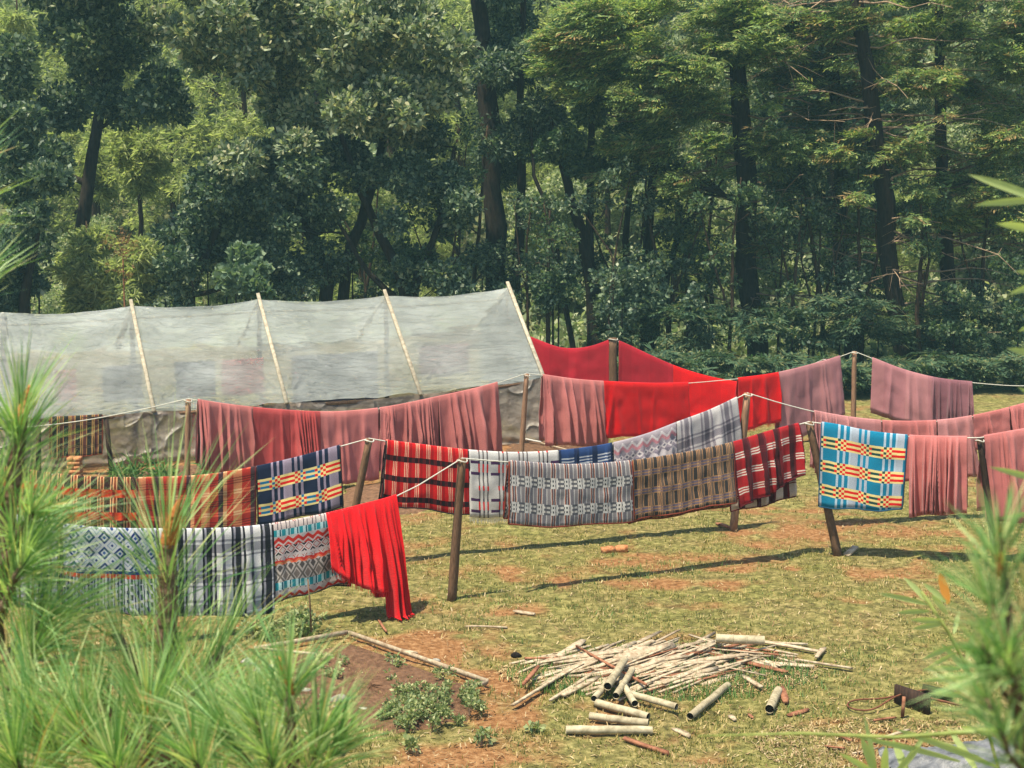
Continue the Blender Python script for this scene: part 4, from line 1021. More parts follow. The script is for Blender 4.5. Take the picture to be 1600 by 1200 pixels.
# ------------------------------------------------------------------ blankets
def blanket(label, span, x0, x1, b0, b1, mat, pleats=0, amp=.02, back=None, backmat=None, lift=0.0, swing=0.0, hem=None, group=None, seed=0, fringe=0, xb0=None, xb1=None, name='blanket', cat='blanket', nu=None, thick=.011, botcurve=0, side=1.0, gather=.0):
    """x0,x1: pixels along the rope; b0,b1: pixel rows of the lower corners; back: (b0,b1) rows of the rear half"""
    nu = nu or int(40 + pleats * 16); amp = amp * (1.9 if pleats else 1)
    nv = 16
    A, B = span.A, span.B
    d = (B - A); nrm = Vector((d.y, -d.x, 0)).normalized()
    if nrm.y > 0: nrm = -nrm
    u = np.linspace(0, 1, nu)
    xs_ = x0 + (x1 - x0) * u
    tops = np.array([tuple(span.pt(x)) for x in xs_])
    xb0 = x0 if xb0 is None else xb0; xb1 = x1 if xb1 is None else xb1
    rs = np.random.default_rng(seed + 100)
    def lower(bb0, bb1):
        o = []
        for i, q in enumerate(u):
            yy = bb0 + (bb1 - bb0) * q + botcurve * math.sin(math.pi * q)
            o.append(tuple(in_plane(xb0 + (xb1 - xb0) * q, yy, A, B)))
        return np.array(o)
    bots = lower(b0, b1)
    bk = back if back else (b0 - 6, b1 - 6)
    bots2 = lower(*bk)
    width = np.linalg.norm(tops[-1] - tops[0])
    ph = rs.random(8) * 6.28
    # pleat profile as a function of u, warped so that folds are uneven
    warp = u + .045 * np.sin(u * 6.3 + ph[0]) + .03 * np.sin(u * 15 + ph[1])
    env = .55 + .45 * np.sin(u * 9 + ph[5]) * np.sin(u * 4.1 + ph[6])
    if pleats:
        K = max(2, int(pleats * 2.2))
        ck = rs.random(K); wk = (.10 + .3 * rs.random(K)) / max(3, pleats) * .45; ak = .35 + .9 * rs.random(K); sk = rs.normal(size=K) * .05
        def profile(v):
            x = u[:, None] - (ck + sk * (v - .3))[None]
            p_ = (ak * np.exp(-np.abs(x / wk) ** 1.5)).sum(1)
            p_ = np.minimum(p_, 1.4) * 1.7 - .9
            return p_ + .22 * np.sin(2 * math.pi * 1.6 * warp + ph[3])
        prof = profile(1.0)
    else:
        prof = np.sin(2 * math.pi * 2.2 * warp + ph[2]) * .6 + .5 * np.sin(2 * math.pi * 5.1 * warp + ph[3])
        profile = lambda v: prof
    n3 = np.array(tuple(nrm))
    tdir = (tops[-1] - tops[0]) / width
    Vv = []; UV = []
    vs = np.linspace(0, 1, nv)
    rim = .018
    # rear half from its bottom edge up to the rope, over the rope, front half down
    rear = [(1 - v, -1) for v in vs[:-1]]
    overr = [(0, k) for k in (-.7, 0, .7)]
    front = [(v, 1) for v in vs[1:]]
    rows_ = rear + overr + front
    for (v, sd) in rows_:
        base = tops + ((bots if sd > 0 else bots2) - tops) * v
        if v == 0:
            off = n3 * (rim * sd); up = rim * (1 - abs(sd)) + .004
            P = base + off + np.array([0, 0, up])
            drop = np.zeros(nu)
        else:
            grow = min(1, (.12 + 1.5 * v) if pleats else v * 1.3)
            g2 = profile(v) * amp * grow * (1 if sd > 0 else .8)
            sway = (.02 * np.sin(u * 3 + ph[4] + v * 2)) * v
            gap = .022 + amp * .9 * grow + (.03 * v) + lift * min(1, v * 3)
            P = base + n3 * ((gap * sd) + g2 + sway + swing * v ** 1.3)[:, None]
            P = P + n3 * ((fbm(tops[:, 0] * 1.0 + tops[:, 1] + v * .1, np.full(nu, v * 1.2), .22, seed * 1.3 + sd, 3) - .5) * .05 * min(1, v * 4))[:, None]
            wavy = .012 * np.sin(u * 11 + ph[7]) * v + (.014 * prof * v if pleats else 0)
            P[:, 2] += wavy
            drop = np.linalg.norm(base - tops, axis=1)
        P[:, 2] = np.maximum(P[:, 2], .03)
        Vv.append(P)
        UV.append(np.stack([u * width * (1 + gather) + seed * .13, drop if sd >= 0 else -drop + 4.8], 1))
    nr = len(rows_); V3 = np.concatenate(Vv); UVs = np.concatenate(UV)
    i = np.arange(nr - 1)[:, None] * nu + np.arange(nu - 1)[None]
    Qd = np.stack([i, i + nu, i + nu + 1, i + 1], -1).reshape(-1, 4)
    root = tops[nu // 2]
    T = thing(name, label, cat, tuple(root), group)
    nf = nv + 1   # rows of the rear part
    o = np_obj('cloth', V3, [Qd], mat, T, True, UVs)
    if backmat is not None:
        o.data.materials.append(backmat)
        mi = np.zeros(len(Qd), np.int32); mi[:(nv - 1) * (nu - 1)] = 1
        o.data.polygons.foreach_set("material_index", mi)
    sm_ = o.modifiers.new("thickness", 'SOLIDIFY'); sm_.thickness = thick; sm_.offset = 0
    if hem:
        hb = MB()
        G = V3.reshape(nr, nu, 3)
        r_ = .011
        hb.tube(G[-1], r_, 5, cap=True); hb.tube(G[0], r_, 5, cap=True)
        k = nv + 1
        hb.tube(G[k:, 0], r_, 5); hb.tube(G[k:, -1], r_, 5)
        hb.tube(G[:nv - 1, 0], r_, 5); hb.tube(G[:nv - 1, -1], r_, 5)
        hb.build('binding', M[hem], T, True)
    if fringe:
        fb = MB(); G = V3.reshape(nr, nu, 3)
        e = G[-1]; m_ = int(width / .014)
        t = np.linspace(0, nu - 1, m_); ex = np.stack([np.interp(t, np.arange(nu), e[:, k]) for k in range(3)], 1)
        L = fringe * (.7 + .6 * rs.random(m_))
        p2 = ex + np.stack([rs.normal(size=m_) * .006, rs.normal(size=m_) * .006, -L], 1)
        sw = tdir * .0035
        V4 = np.stack([ex - sw, ex + sw, p2 + sw * .6, p2 - sw * .6], 1).reshape(-1, 3)
        f = np_obj('fringe', V4, [np.arange(4 * m_).reshape(-1, 4)], mat, T, False, np.tile([[.1, .1]], (4 * m_, 1)))
        f["kind"] = 'stuff'
    return T
GF, GS, GT, GB = 'blankets on the front line', 'blankets on the second line', 'blankets on the third line', 'blankets on the back line'
# front line, left
blanket('white blanket with navy diamond rows and a red key band, behind the pine', S1a, 96, 244, 952, 958, M['blue_geo'], 0, .02, (940, 946), hem='hem_grey', group=GF, seed=1)
blanket('black and white plaid blanket at the far left end behind dense pine needles', S1a, -60, 90, 940, 950, M['bw_plaid'], 0, .02, group=GF, seed=31)
blanket('black and white plaid blanket hanging behind the central pine shoot', S1a, 248, 423, 960, 958, M['bw_plaid'], 3, .015, (950, 948), group=GF, seed=2)
blanket('red zigzag and teal banded blanket next to the scarlet shawl', S1a, 425, 552, 938, 906, M['aztec'], 0, .014, (930, 916), hem='hem_dark', group=GF, seed=0)
# the shawl: two tiers of drop
blanket('gathered scarlet shawl with fringed hem, trailing longest beside the bare rope', S1a, 509, 596, 878, 915, M['shawl'], 6, .04, (872, 900), lift=.06, swing=.2, group=GF, seed=4, fringe=.05, name='shawl', cat='shawl', xb0=502, xb1=590, botcurve=12)
T = blanket('long scarlet shawl end hanging almost to the ground right of the gathered part', S1a, 588, 619, 975, 972, M['shawl'], 4, .04, (930, 930), lift=.07, swing=.30, group=GF, seed=5, fringe=.03, name='shawl', cat='shawl', xb0=584, xb1=622)
# front line, middle
blanket('grey and white plaid blanket with wavy dark rows right of the front post', S1b, 795, 986, 818, 812, M['grey_plaid'], 0, .022, (812, 806), hem='hem_rust', group=GF, seed=6, xb0=789, botcurve=5)
blanket('brown plaid blanket with tan lines between grey and maroon ones', S1b, 987, 1145, 812, 782, M['brown_plaid'], 0, .018, (820, 790), hem='hem_rust', group=GF, seed=7)
blanket('deep red blanket with white dashes and maroon bars, pale reverse showing below', S1b, 1144, 1247, 790, 738, M['maroon_plaid'], 5, .028, (800, 776), M['maroon_back'], hem='hem_maroon', group=GF, seed=8, xb0=1151, xb1=1249, botcurve=4)
# front line, right
blanket('turquoise, white, red and yellow check blanket beside the leaning dark post', S1c, 1284, 1418, 790, 795, M['check_blue'], 0, .016, (786, 790), hem='hem_blue', group=GF, seed=9, xb0=1280, xb1=1410, botcurve=2)
blanket('deeply pleated salmon blanket right of the turquoise check one', S1c, 1421, 1511, 805, 800, M['salmon'], 8, .04, (800, 796), group=GF, seed=10)
blanket('salmon blanket at the right edge partly behind blurred pine', S1d, 1537, 1640, 812, 815, M['salmon'], 5, .03, (800, 800), group=GF, seed=11)
# second line
blanket('orange banded dark plaid blanket half hidden by the left pine', S2a, 84, 214, 828, 832, M['orange_plaid'], 2, .015, group=GS, seed=12, hem='hem_rust')
blanket('rust and tan tartan blanket between orange plaid and navy check', S2a, 216, 399, 835, 822, M['rust_tartan'], 3, .015, group=GS, seed=13, hem='hem_maroon')
blanket('orange banded plaid blanket at the far left end behind the tall pine', S2a, -60, 80, 820, 826, M['orange_plaid'], 2, .015, group=GS, seed=33)
blanket('navy and mauve check blanket with red and yellow bands on the second line', S2a, 401, 531, 820, 790, M['check_navy'], 0, .02, (812, 798), hem='hem_dark', group=GS, seed=14, xb0=404, xb1=536)
blanket('bright red plaid blanket with black rows and cream dashes', S2b, 603, 731, 786, 804, M['red_plaid'], 0, .012, (782, 800), hem='hem_dark', group=GS, seed=15, xb0=594, xb1=734)
blanket('white blanket with purple cross lines and red dashes behind the front post', S2b, 732, 872, 806, 812, M['white_purple'], 0, .014, (800, 806), group=GS, seed=16, fringe=.07)
blanket('navy blanket with pale dashes peeping over the grey plaid one', S2b, 873, 956, 800, 800, M['blue_dash'], 4, .02, group=GS, seed=17)
blanket('mauve grey patterned blanket with pink and teal bands over the brown one', S2b, 958, 1056, 765, 735, M['grey_aztec'], 3, .018, group=GS, seed=18)
blanket('pale grey soft plaid blanket left of the pale post', S2b, 1057, 1151, 745, 726, M['pale_plaid'], 3, .018, group=GS, seed=19, xb1=1160)
blanket('light rose blanket just right of the leaning dark post', S2c, 1272, 1325, 738, 742, M['rose_light'], 4, .028, group=GS, seed=20)
blanket('light rose blanket mostly behind the turquoise check one', S2c, 1326, 1376, 742, 745, M['rose_light'], 1, .02, group=GS, seed=21)
blanket('narrow pleated rose blanket above the salmon one', S2c, 1378, 1462, 748, 750, M['rose'], 4, .024, group=GS, seed=22)
blanket('rose blanket with folded end hanging left of the blurred pine', S2c, 1464, 1518, 748, 742, M['rose_light'], 2, .026, group=GS, seed=23, xb1=1531)
blanket('rose blanket at the right edge of the second line', S2c, 1520, 1576, 700, 695, M['rose'], 1, .02, group=GS, seed=24, xb0=1522)
blanket('pleated rose blanket leaving the picture on the second line', S2c, 1577, 1660, 730, 725, M['salmon'], 6, .03, group=GS, seed=25)
# third line
blanket('dusty rose blanket in deep folds beside the narrow upright post', S3b, 309, 394, 733, 738, M['rose'], 6, .045, group=GT, seed=40, xb0=307)
blanket('smooth redder rose blanket second from the narrow upright post', S3b, 395, 452, 742, 745, M['rose_red'], 1, .015, group=GT, seed=41)
blanket('redder rose blanket in tight folds behind the navy check one', S3b, 452, 500, 745, 747, M['rose_red'], 4, .04, group=GT, seed=42)
blanket('smooth salmon blanket above the slanting mossy post', S3b, 499, 590, 753, 746, M['salmon'], 3, .022, group=GT, seed=43, botcurve=4)
blanket('dusty rose blanket in even folds above the bright red plaid', S3b, 593, 684, 744, 728, M['rose'], 8, .042, group=GT, seed=44)
blanket('dusty rose blanket with wide folds ending before the light brown post', S3b, 684, 777, 728, 704, M['rose'], 5, .05, group=GT, seed=45, xb1=785)
blanket('light salmon pleated blanket right of the shelter end', S3c, 848, 943, 694, 696, M['salmon'], 6, .04, group=GT, seed=46, xb1=950)
blanket('broad bright scarlet blanket right of the light salmon one', S3c, 943, 1075, 682, 680, M['scarlet'], 2, .018, (678, 676), group=GT, seed=47)
blanket('bright scarlet blanket with ragged hem behind the pale post', S3c, 1153, 1216, 674, 656, M['scarlet'], 3, .02, (668, 660), group=GT, seed=48, fringe=.05)
blanket('mauve blanket left of the tall pale post', S3c, 1217, 1312, 700, 645, M['mauve'], 3, .024, (706, 650), group=GT, seed=49, xb1=1316)
blanket('mauve blanket right of the tall pale post', S3d, 1363, 1458, 640, 672, M['mauve'], 3, .02, (646, 676), group=GT, seed=50, xb0=1360)
blanket('dark mauve folded blanket at the end of the third line', S3d, 1456, 1519, 665, 664, M['mauve_dark'], 5, .03, group=GT, seed=51, xb1=1523)
# back line
blanket('crimson blanket between the shelter end and the thick post', S4a, 800, 953, 620, 618, M['crimson'], 1, .015, group=GB, seed=52)
blanket('crimson blanket sloping down right of the thick post', S4b, 967, 1052, 648, 650, M['crimson'], 1, .015, group=GB, seed=53)
blanket('deep scarlet blanket low at the middle of the back line', S4b, 1052, 1160, 665, 668, M['scarlet'], 1, .015, group=GB, seed=54)
blanket('scarlet blanket on the back line behind the mauve one', S4b, 1161, 1240, 662, 655, M['crimson'], 2, .02, group=GB, seed=55)

# ---- blankets hung inside the shelter, seen through plastic
def inner_line(off, pts, items, zlab):
    A = eave[1] + Vector((0, 1.75 + off, 0)); B = eave[-1] + Vector((0, 1.75 + off, 0))
    sp = Span(A, B, pts)
    mb = MB(); mb.tube(sp.path(), .006, 5)
    tag(mb.build('clothesline', M['rope'], None, True), zlab, 'clothesline')
    for k, (lab, x0, x1, b0, b1, mt, pl) in enumerate(items):
        blanket(lab, sp, x0, x1, b0, b1, M[mt], pl, .012, group='blankets drying inside the shelter', seed=60 + k)
inner_line(.1, [(20, 592), (200, 574), (420, 562), (640, 548), (820, 530)], [
    ('reddish blanket seen through the plastic at the left end of the shelter', 85, 118, 640, 640, 'rose_red', 1),
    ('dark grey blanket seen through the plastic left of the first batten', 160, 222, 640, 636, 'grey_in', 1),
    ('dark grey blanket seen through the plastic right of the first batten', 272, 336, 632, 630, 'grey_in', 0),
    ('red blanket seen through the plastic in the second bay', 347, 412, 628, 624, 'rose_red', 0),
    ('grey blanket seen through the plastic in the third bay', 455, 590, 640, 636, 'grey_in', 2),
    ('grey mauve blanket seen through the plastic in the fourth bay', 655, 730, 600, 596, 'mauve_dark', 1)], 'rope inside the shelter seen through its roof')
EV = Span(eave[2] + Vector((0, .35, 0)), eave[5] + Vector((0, .35, 0)), [(230, 650), (445, 634), (655, 622), (820, 600)])
blanket('red blanket hanging under the eave in the second bay', EV, 300, 443, 720, 705, M['scarlet'], 2, .02, group='blankets drying inside the shelter', seed=70)
blanket('black and white striped blanket under the eave behind the rose row', EV, 586, 650, 700, 695, M['bw_stripe'], 1, .01, group='blankets drying inside the shelter', seed=71)

# ---- folded plaid on a rail by a brick pier, left
r0, r1 = ground(60, 742), ground(175, 738)
TT = thing('rail_stand', 'dark wooden rail on two props in front of the shelter left end', 'rail', r0)
za = at(60, 656, r0.y); zb = at(165, 650, r1.y)
for p_, q_ in ((r0, za), (r1, zb)):
    q = MB(); q.beam(p_ - Vector((0, 0, .1)), q_, .07, .07); q.build('prop', M['post_dark'], TT)
q = MB(); q.beam(za - Vector((.2, 0, .02)), zb + Vector((.05, 0, -.02)), .06, .05); q.build('rail', M['post_dark'], TT)
SR = Span(za, zb, [(60, 654), (110, 652), (165, 649)])
blanket('brown and yellow plaid blanket folded over the rail by the shelter', SR, 78, 160, 714, 708, M['fold_brown'], 1, .02, group=None, seed=72, hem='hem_rust')
pr = ground(118, 752)
TB = thing('brick_pier', 'short pier of reddish bricks under the folded brown plaid blanket', 'brick pier', pr)
bme = None
for lv in range(6):
    for k in range(2):
        if bme is None:
            q = MB(); q.box((0, 0, 0), (.105, 0, 0), (0, .052, 0), (0, 0, .033)); o = q.build('brick', M['brick'], None); bme = o.data; o.parent = TB
        else:
            o = link(bpy.data.objects.new('brick', bme), TB)
        rot = 0 if lv % 2 == 0 else math.pi / 2
        o.rotation_euler = (0, 0, rot + random.uniform(-.04, .04))
        dd = (k - .5) * .115
        o.location = ((0, dd, .034 + lv * .073) if lv % 2 == 0 else (dd, 0, .034 + lv * .073))

# ------------------------------------------------------------------ garden beds by the shelter
def mound(name, label, poly, h, matc, cat='soil bed'):
    P = [gpt(*p) for p in poly]
    c = sum(P, Vector()) / len(P)
    rings = 7; V = []; n = len(P)
    fine = 6
    loop = []
    for i in range(n):
        for k in range(fine): loop.append(P[i].lerp(P[(i + 1) % n], k / fine))
    m_ = len(loop)
    for r_ in range(rings):
        t = r_ / (rings - 1)
        for q in loop:
            p = q.lerp(c, t); z = gz(p.x, p.y) - .03 + h * (1 - (1 - t) ** 2.2) + random.uniform(-.02, .03) * (t > 0)
            V.append((p.x, p.y, z))
    Qd = [(a * m_ + j, a * m_ + (j + 1) % m_, (a + 1) * m_ + (j + 1) % m_, (a + 1) * m_ + j) for a in range(rings - 1) for j in range(m_)]
    o = np_obj(name, V, [np.array(Qd)], matc, None, False)
    return tag(o, label, cat)
M['earth'] = simple_mat('brown_mulch_earth', (.085, .045, .027, 1), (.25, .14, .08, 1), 14, .95, 1.0, .05, .1)
mound('soil_bed', 'brown mulch bed at the foot of the rose blankets and slanting post', [(520, 800), (590, 815), (700, 790), (800, 765), (790, 735), (600, 750), (520, 765)], .16, M['earth'])
mound('soil_bed', 'brown earth bed between light brown post and salmon blanket', [(785, 720), (860, 722), (960, 705), (960, 690), (860, 682), (790, 690)], .1, M['earth'])
mound('soil_bed', 'weedy earth bed along the foot of the clear plastic side', [(130, 770), (300, 768), (440, 752), (440, 722), (240, 730), (130, 745)], .16, M['earth'])
def pipe(name, label, cat, a, b_, r, mat='pipe_white', z=.03, hollow=False, group=None, lump=.04):
    A = gpt(*a); B = gpt(*b_); A.z += z; B.z += z
    T = thing(name, label, cat, A, group)
    q = MB(); n = 7; P = [A.lerp(B, k / (n - 1)) + Vector((0, 0, random.uniform(-.004, .004))) for k in range(n)]
    r = r * .8; q.tube(P, r, 10, lump=lump, cap=not hollow)
    q.build('body', M[mat], T, True)
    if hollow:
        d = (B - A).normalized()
        q = MB(); q.tube([A + d * .015, B - d * .015], r * .84, 10); q.build('hollow', M['hollow'], T, False)  # solid dark plug standing in for the shade inside the culm
        for t in (.33, .66):
            c = A.lerp(B, t + random.uniform(-.06, .06)); q = MB(); q.tube([c - d * .008, c, c + d * .008], (r * 1.0, r * 1.09, r * 1.0), 10, cap=False); q.build('node_ring', M['tube'], T, True)
    return T
pipe('edging_pole', 'pale thin pole lying along the bed edge right of the rose row', 'pole', (786, 688), (845, 700), .022, z=.12)
pipe('edging_pole', 'pale thin pole lying on the bed under the salmon blanket', 'pole', (845, 700), (905, 716), .018, 'slat', z=.1)
# weeds in the bed
def weed(label, px, py, h, n, mat, size=(.12, .02), group=None, name='weed_plant', cat='plant', spread=.5, kind='broad'):
    p = gpt(px, py)
    cl = [((p.x + random.uniform(-1, 1) * h * spread, p.y + random.uniform(-1, 1) * h * spread, p.z + h * random.uniform(.3, .9)), h * random.uniform(.25, .45)) for _ in range(5)]
    return tree(name, label, cat, [[(p, .01), (p + Vector((0, 0, h * .4)), .008), (p + Vector((0, 0, h * .8)), .004)]], cl, kind, n, mat, M['twig'], group, size, tiplimbs=False, crown_name='foliage', sides=4)
for k, (px, py, h) in enumerate([(190, 762, .35), (222, 758, .42), (262, 760, .3), (330, 752, .3)]):
    weed('spiky green weed growing by the clear plastic side', px, py, h, 160, M['grass_lush'], (.22, .016), 'spiky weeds by the shelter side')

# small vegetable bed with boards in the foreground
B1, B2, B3, B4 = gpt(398, 1022), gpt(543, 996), gpt(762, 1074), gpt(728, 1083)
TBd = thing('garden_bed', 'small earth bed edged with pale boards left of the woodpile', 'garden bed', gpt(560, 1050))
def board(a, b_, h=.09, w=.028, lift=.03):
    q = MB(); a = a.copy(); b_ = b_.copy(); a.z += lift; b_.z += lift
    q.beam(a, b_, w, h, side=(-(b_ - a).y, (b_ - a).x, 0)); return q
board(B1, B2, .05, .03, .06).build('edge_board', M['slat'], TBd)
board(B2 + Vector((.02, -.02, 0)), B3, .05, .025, .06).build('edge_board', M['slat'], TBd)
board(B3 + Vector((-.01, -.04, 0)), B4, .045, .025, .06).build('edge_board', M['slat'], TBd)
board(gpt(408, 1020), gpt(520, 1032), .03, .02, .05).build('edge_board', M['slat'], TBd)
V = []
ring = [gpt(420, 1030), gpt(543, 1002), gpt(640, 1036), gpt(752, 1076), gpt(730, 1125), gpt(620, 1150), gpt(520, 1130), gpt(430, 1085)]
cc = sum(ring, Vector()) / 8
q = MB(); nr_ = 8; loop = [ring[i].lerp(ring[(i + 1) % 8], k / 5) for i in range(8) for k in range(5)]
V = [];
for r_ in range(nr_):
    for p in loop:
        v_ = p.lerp(cc, r_ / (nr_ - 1)); V.append((v_.x, v_.y, gz(v_.x, v_.y) + (-.02 if r_ == 0 else .035 + random.uniform(-.015, .02))))
q.add(V, [(a * 40 + j, a * 40 + (j + 1) % 40, (a + 1) * 40 + (j + 1) % 40, (a + 1) * 40 + j) for a in range(nr_ - 1) for j in range(40)])
q.build('bed_soil', M['earth'], TBd)
rg = random.Random(3)
for k in range(52):
    px = rg.uniform(598, 752); py = rg.uniform(1062, 1142)
    if py < 1062 + max(0, 690 - px) * .38 or py > 1142 - max(0, px - 690) * .35: continue
    weed('leafy grey green crop plant in the board edged bed', px, py, rg.uniform(.08, .19), 130, M['herb'], (.042, .011), 'crop plants crowding the near corner of the garden bed', 'crop_plant', spread=.45)
for k in range(12):
    weed('small sparse seedling on the bare part of the garden bed', rg.uniform(480, 640), rg.uniform(1020, 1075), rg.uniform(.08, .15), 40, M['herb'], (.05, .014), 'seedlings scattered on the garden bed', 'seedling', spread=.3)
for k in range(14):
    weed('leafy weed growing behind the garden bed near the plaid blankets', rg.uniform(395, 485), rg.uniform(975, 1000), rg.uniform(.12, .26), 110, M['herb'], (.06, .018), 'weeds between garden bed and front line', spread=.5)
for k, (px, py) in enumerate([(752, 1165), (645, 1175), (520, 1178), (835, 1145)]):
    weed(['small weed on the red earth below the garden bed', 'small weed left of the path edge at the picture foot', 'small weed among the pine needles at the picture foot', 'tiny weed beside the boards of the woodpile', 'green tuft below the stacked bamboo culms', 'green tuft right of the loose culm'][k], px, py, .12, 80, M['herb'], (.06, .016))
# stones
def stone(label, px, py, r, mat='stone', group='stones round the garden bed'):
    p = gpt(px, py); n = 9; V = [];
    import_r = random.Random(int(px * 7 + py))
    for a in range(5):
        th = math.pi * a / 4
        for k in range(n):
            ph = 2 * math.pi * k / n; rr = r * import_r.uniform(.8, 1.15)
            V.append((p.x + rr * 1.25 * math.sin(th) * math.cos(ph), p.y + rr * math.sin(th) * math.sin(ph), p.z + rr * .65 * math.cos(th) + r * .3))
    Qd = [(a * n + k, a * n + (k + 1) % n, (a + 1) * n + (k + 1) % n, (a + 1) * n + k) for a in range(4) for k in range(n)]
    return tag(np_obj('stone', V, [np.array(Qd)], M[mat], None, False), label, 'stone', group)
for k, (px, py, r) in enumerate([(388, 1038, .07), (408, 1050, .06), (425, 1045, .05), (458, 1066, .05), (478, 1082, .05), (532, 1098, .09), (525, 1110, .05), (566, 1112, .05), (682, 1034, .04), (505, 1090, .04)]):
    stone(['pale stone left of the bed corner', 'grey stone below the bed corner board', 'small grey stone right of the corner stones', 'single small stone on the bed left edge', 'small pale stone halfway down the bed left edge', 'largest rounded stone on the lower left of the bed', 'small stone tucked below the largest one', 'small stone at the foot of the crop plants', 'whitish stone lying right of the long bed board', 'pebble just above the largest bed stone'][k], px, py, r)
pipe('thin_stake', 'thin bare stake standing in the grass before the zigzag blanket', 'stake', (487, 993), (487, 990), .001)
bpy.data.objects.remove(bpy.data.objects['body'], do_unlink=True) if False else None
p = gpt(487, 993); q = MB(); q.tube([p - Vector((0, 0, .05)), at(484, 940, p.y), at(481, 905, p.y)], (.012, .01, .007), 5)
for o in [o for o in bpy.data.objects if o.name.startswith('thin_stake')]:
    for ch in list(o.children): bpy.data.objects.remove(ch, do_unlink=True)
    bpy.data.objects.remove(o, do_unlink=True)
tag(q.build('garden_stake', M['post'], None, True), 'thin bare stake standing in the grass before the zigzag blanket', 'stake')

# ------------------------------------------------------------------ woodpile
rw = random.Random(17)
def slat_at(a, b_, w, h, z, name='split_stick', label=None, group=None, mat='slat', cat='stick'):
    A = gpt(*a); B = gpt(*b_); A.z += z[0]; B.z += z[1]
    q = MB()
    n = 5; d = (B - A); L = d.length; d.normalize(); s = Vector((-d.y, d.x, 0)).normalized(); roll = rw.uniform(-.5, .5)
    s = s * math.cos(roll) + Vector((0, 0, 1)) * math.sin(roll); upv = d.cross(s)
    bow = rw.uniform(-.006, .006); V = []
    for k in range(n):
        c = A.lerp(B, k / (n - 1)) + upv * bow * math.sin(math.pi * k / (n - 1))
        wk = w * rw.uniform(.8, 1.05) * (.7 if k in (0, n - 1) else 1)
        for (i, j) in ((-1, -1), (1, -1), (1, 1), (-1, 1)): V.append(tuple(c + s * (i * wk / 2) + upv * (j * h / 2) + d * (rw.uniform(-.02, .02) if k in (0, n - 1) else 0)))
    Qd = [(k * 4 + j, k * 4 + (j + 1) % 4, (k + 1) * 4 + (j + 1) % 4, (k + 1) * 4 + j) for k in range(n - 1) for j in range(4)] + [(3, 2, 1, 0), ((n - 1) * 4, (n - 1) * 4 + 1, (n - 1) * 4 + 2, (n - 1) * 4 + 3)]
    q.add(V, Qd)
    o = q.build(name, M[mat], None)
    return tag(o, label, cat, group)
for i in range(240):
    t = rw.random(); 
    cx = rw.gauss(1030, 75); cx = min(max(cx, 860), 1240)
    cyb = rw.uniform(-1, 1); cy = 1042 + cyb * 34 * (1 - abs(cx - 1030) / 330)
    L = rw.uniform(45, 150) * .5
    if cx < 1130: ang = math.radians(rw.gauss(-17, 9))
    else: ang = math.radians(rw.gauss(10, 9)); cy -= 12
    a = (cx - L * math.cos(ang), cy - L * math.sin(ang) * .75); b_ = (cx + L * math.cos(ang), cy + L * math.sin(ang) * .75)
    z = max(0.015, .09 * (1 - ((cx - 1040) / 210) ** 2) * (1 - (cyb * .9) ** 2) * rw.uniform(.1, 1))
    red = rw.random() < .12
    slat_at(a, b_, rw.uniform(.025, .07), rw.uniform(.008, .02), (z, max(.012, z + rw.uniform(-.05, .05))), mat='slat_red' if red else 'slat',
            label='thin reddish split slat among the heaped woodpile' if red else 'thin pale split slat among the heaped woodpile', group='reddish slats heaped in the woodpile' if red else 'pale slats heaped in the woodpile')
named = [((801, 1108), (900, 1046), .06, 'long pale board slanting out of the pile at its lower left'), ((818, 1082), (842, 1055), .045, 'short brown board crossing the left tip of the pile'),
         ((873, 1032), (912, 1006), .1, 'thick pale plank end at the upper left of the pile'), ((960, 1044), (1052, 1022), .12, 'broad curved bark slab lying across the pile middle'),
         ((1166, 1004), (1282, 1024), .05, 'long slat pointing right at the top right of the pile'), ((1243, 1036), (1332, 1050), .06, 'white slat lying furthest right beyond the pile'),
         ((1276, 1032), (1288, 1018), .06, 'short pale slat tilted at the right tip'), ((900, 1022), (1010, 1085), .025, 'thin dark stick crossing the pile over the culms'),
         ((820, 1034), (895, 1033), .03, 'dark stick lying left of the pile on the turf'), ((1190, 1034), (1213, 1050), .06, 'short board pointing down under the upper culm'),
         ((1160, 1062), (1190, 1080), .05, 'short slat sticking out at the lower right of the pile'), ((880, 1092), (935, 1064), .09, 'broad pale plank at the lower left of the pile'),
         ((860, 1100), (930, 1055), .05, 'long pale slat beside the slanting board at lower left'), ((1180, 1008), (1260, 1012), .04, 'pale thin slat along the upper right edge of the pile')]
for a, b_, w, lab in named:
    dk = 'dark' in lab or 'brown' in lab
    slat_at(a, b_, w, .025, (.09 if 'across' in lab or 'crossing' in lab else .04, .1 if 'across' in lab or 'crossing' in lab else .04), label=lab, mat='slat_red' if dk else 'slat', name='wood_board', cat='board', group='boards sticking out of the woodpile')
culms = [((884, 1148), (1019, 1149), .048, .05, 'lowest horizontal culm of the stacked row in front'), ((921, 1127), (1013, 1138), .047, .05, 'middle culm of the stacked row in front'),
         ((932, 1107), (1013, 1129), .047, .06, 'upper culm of the stacked row in front'), ((985, 1098), (1057, 1118), .042, .09, 'culm pointing right out of the crossed bundle'),
         ((976, 1054), (949, 1097), .05, .16, 'thickest steep culm on top of the crossed bundle'), ((955, 1076), (928, 1107), .042, .1, 'steep culm left in the crossed bundle'),
         ((988, 1064), (962, 1106), .042, .12, 'steep culm behind the thickest one in the bundle'), ((972, 1082), (992, 1115), .042, .1, 'culm leaning the other way in the crossed bundle'),
         ((1137, 1078), (1078, 1127), .046, .05, 'single long culm lying apart right of the bundle'), ((1216, 1087), (1202, 1117), .055, .055, 'short open culm standing apart on the turf at right'),
         ((1118, 1021), (1194, 1025), .06, .17, 'thick hollow culm resting on top of the slats')]
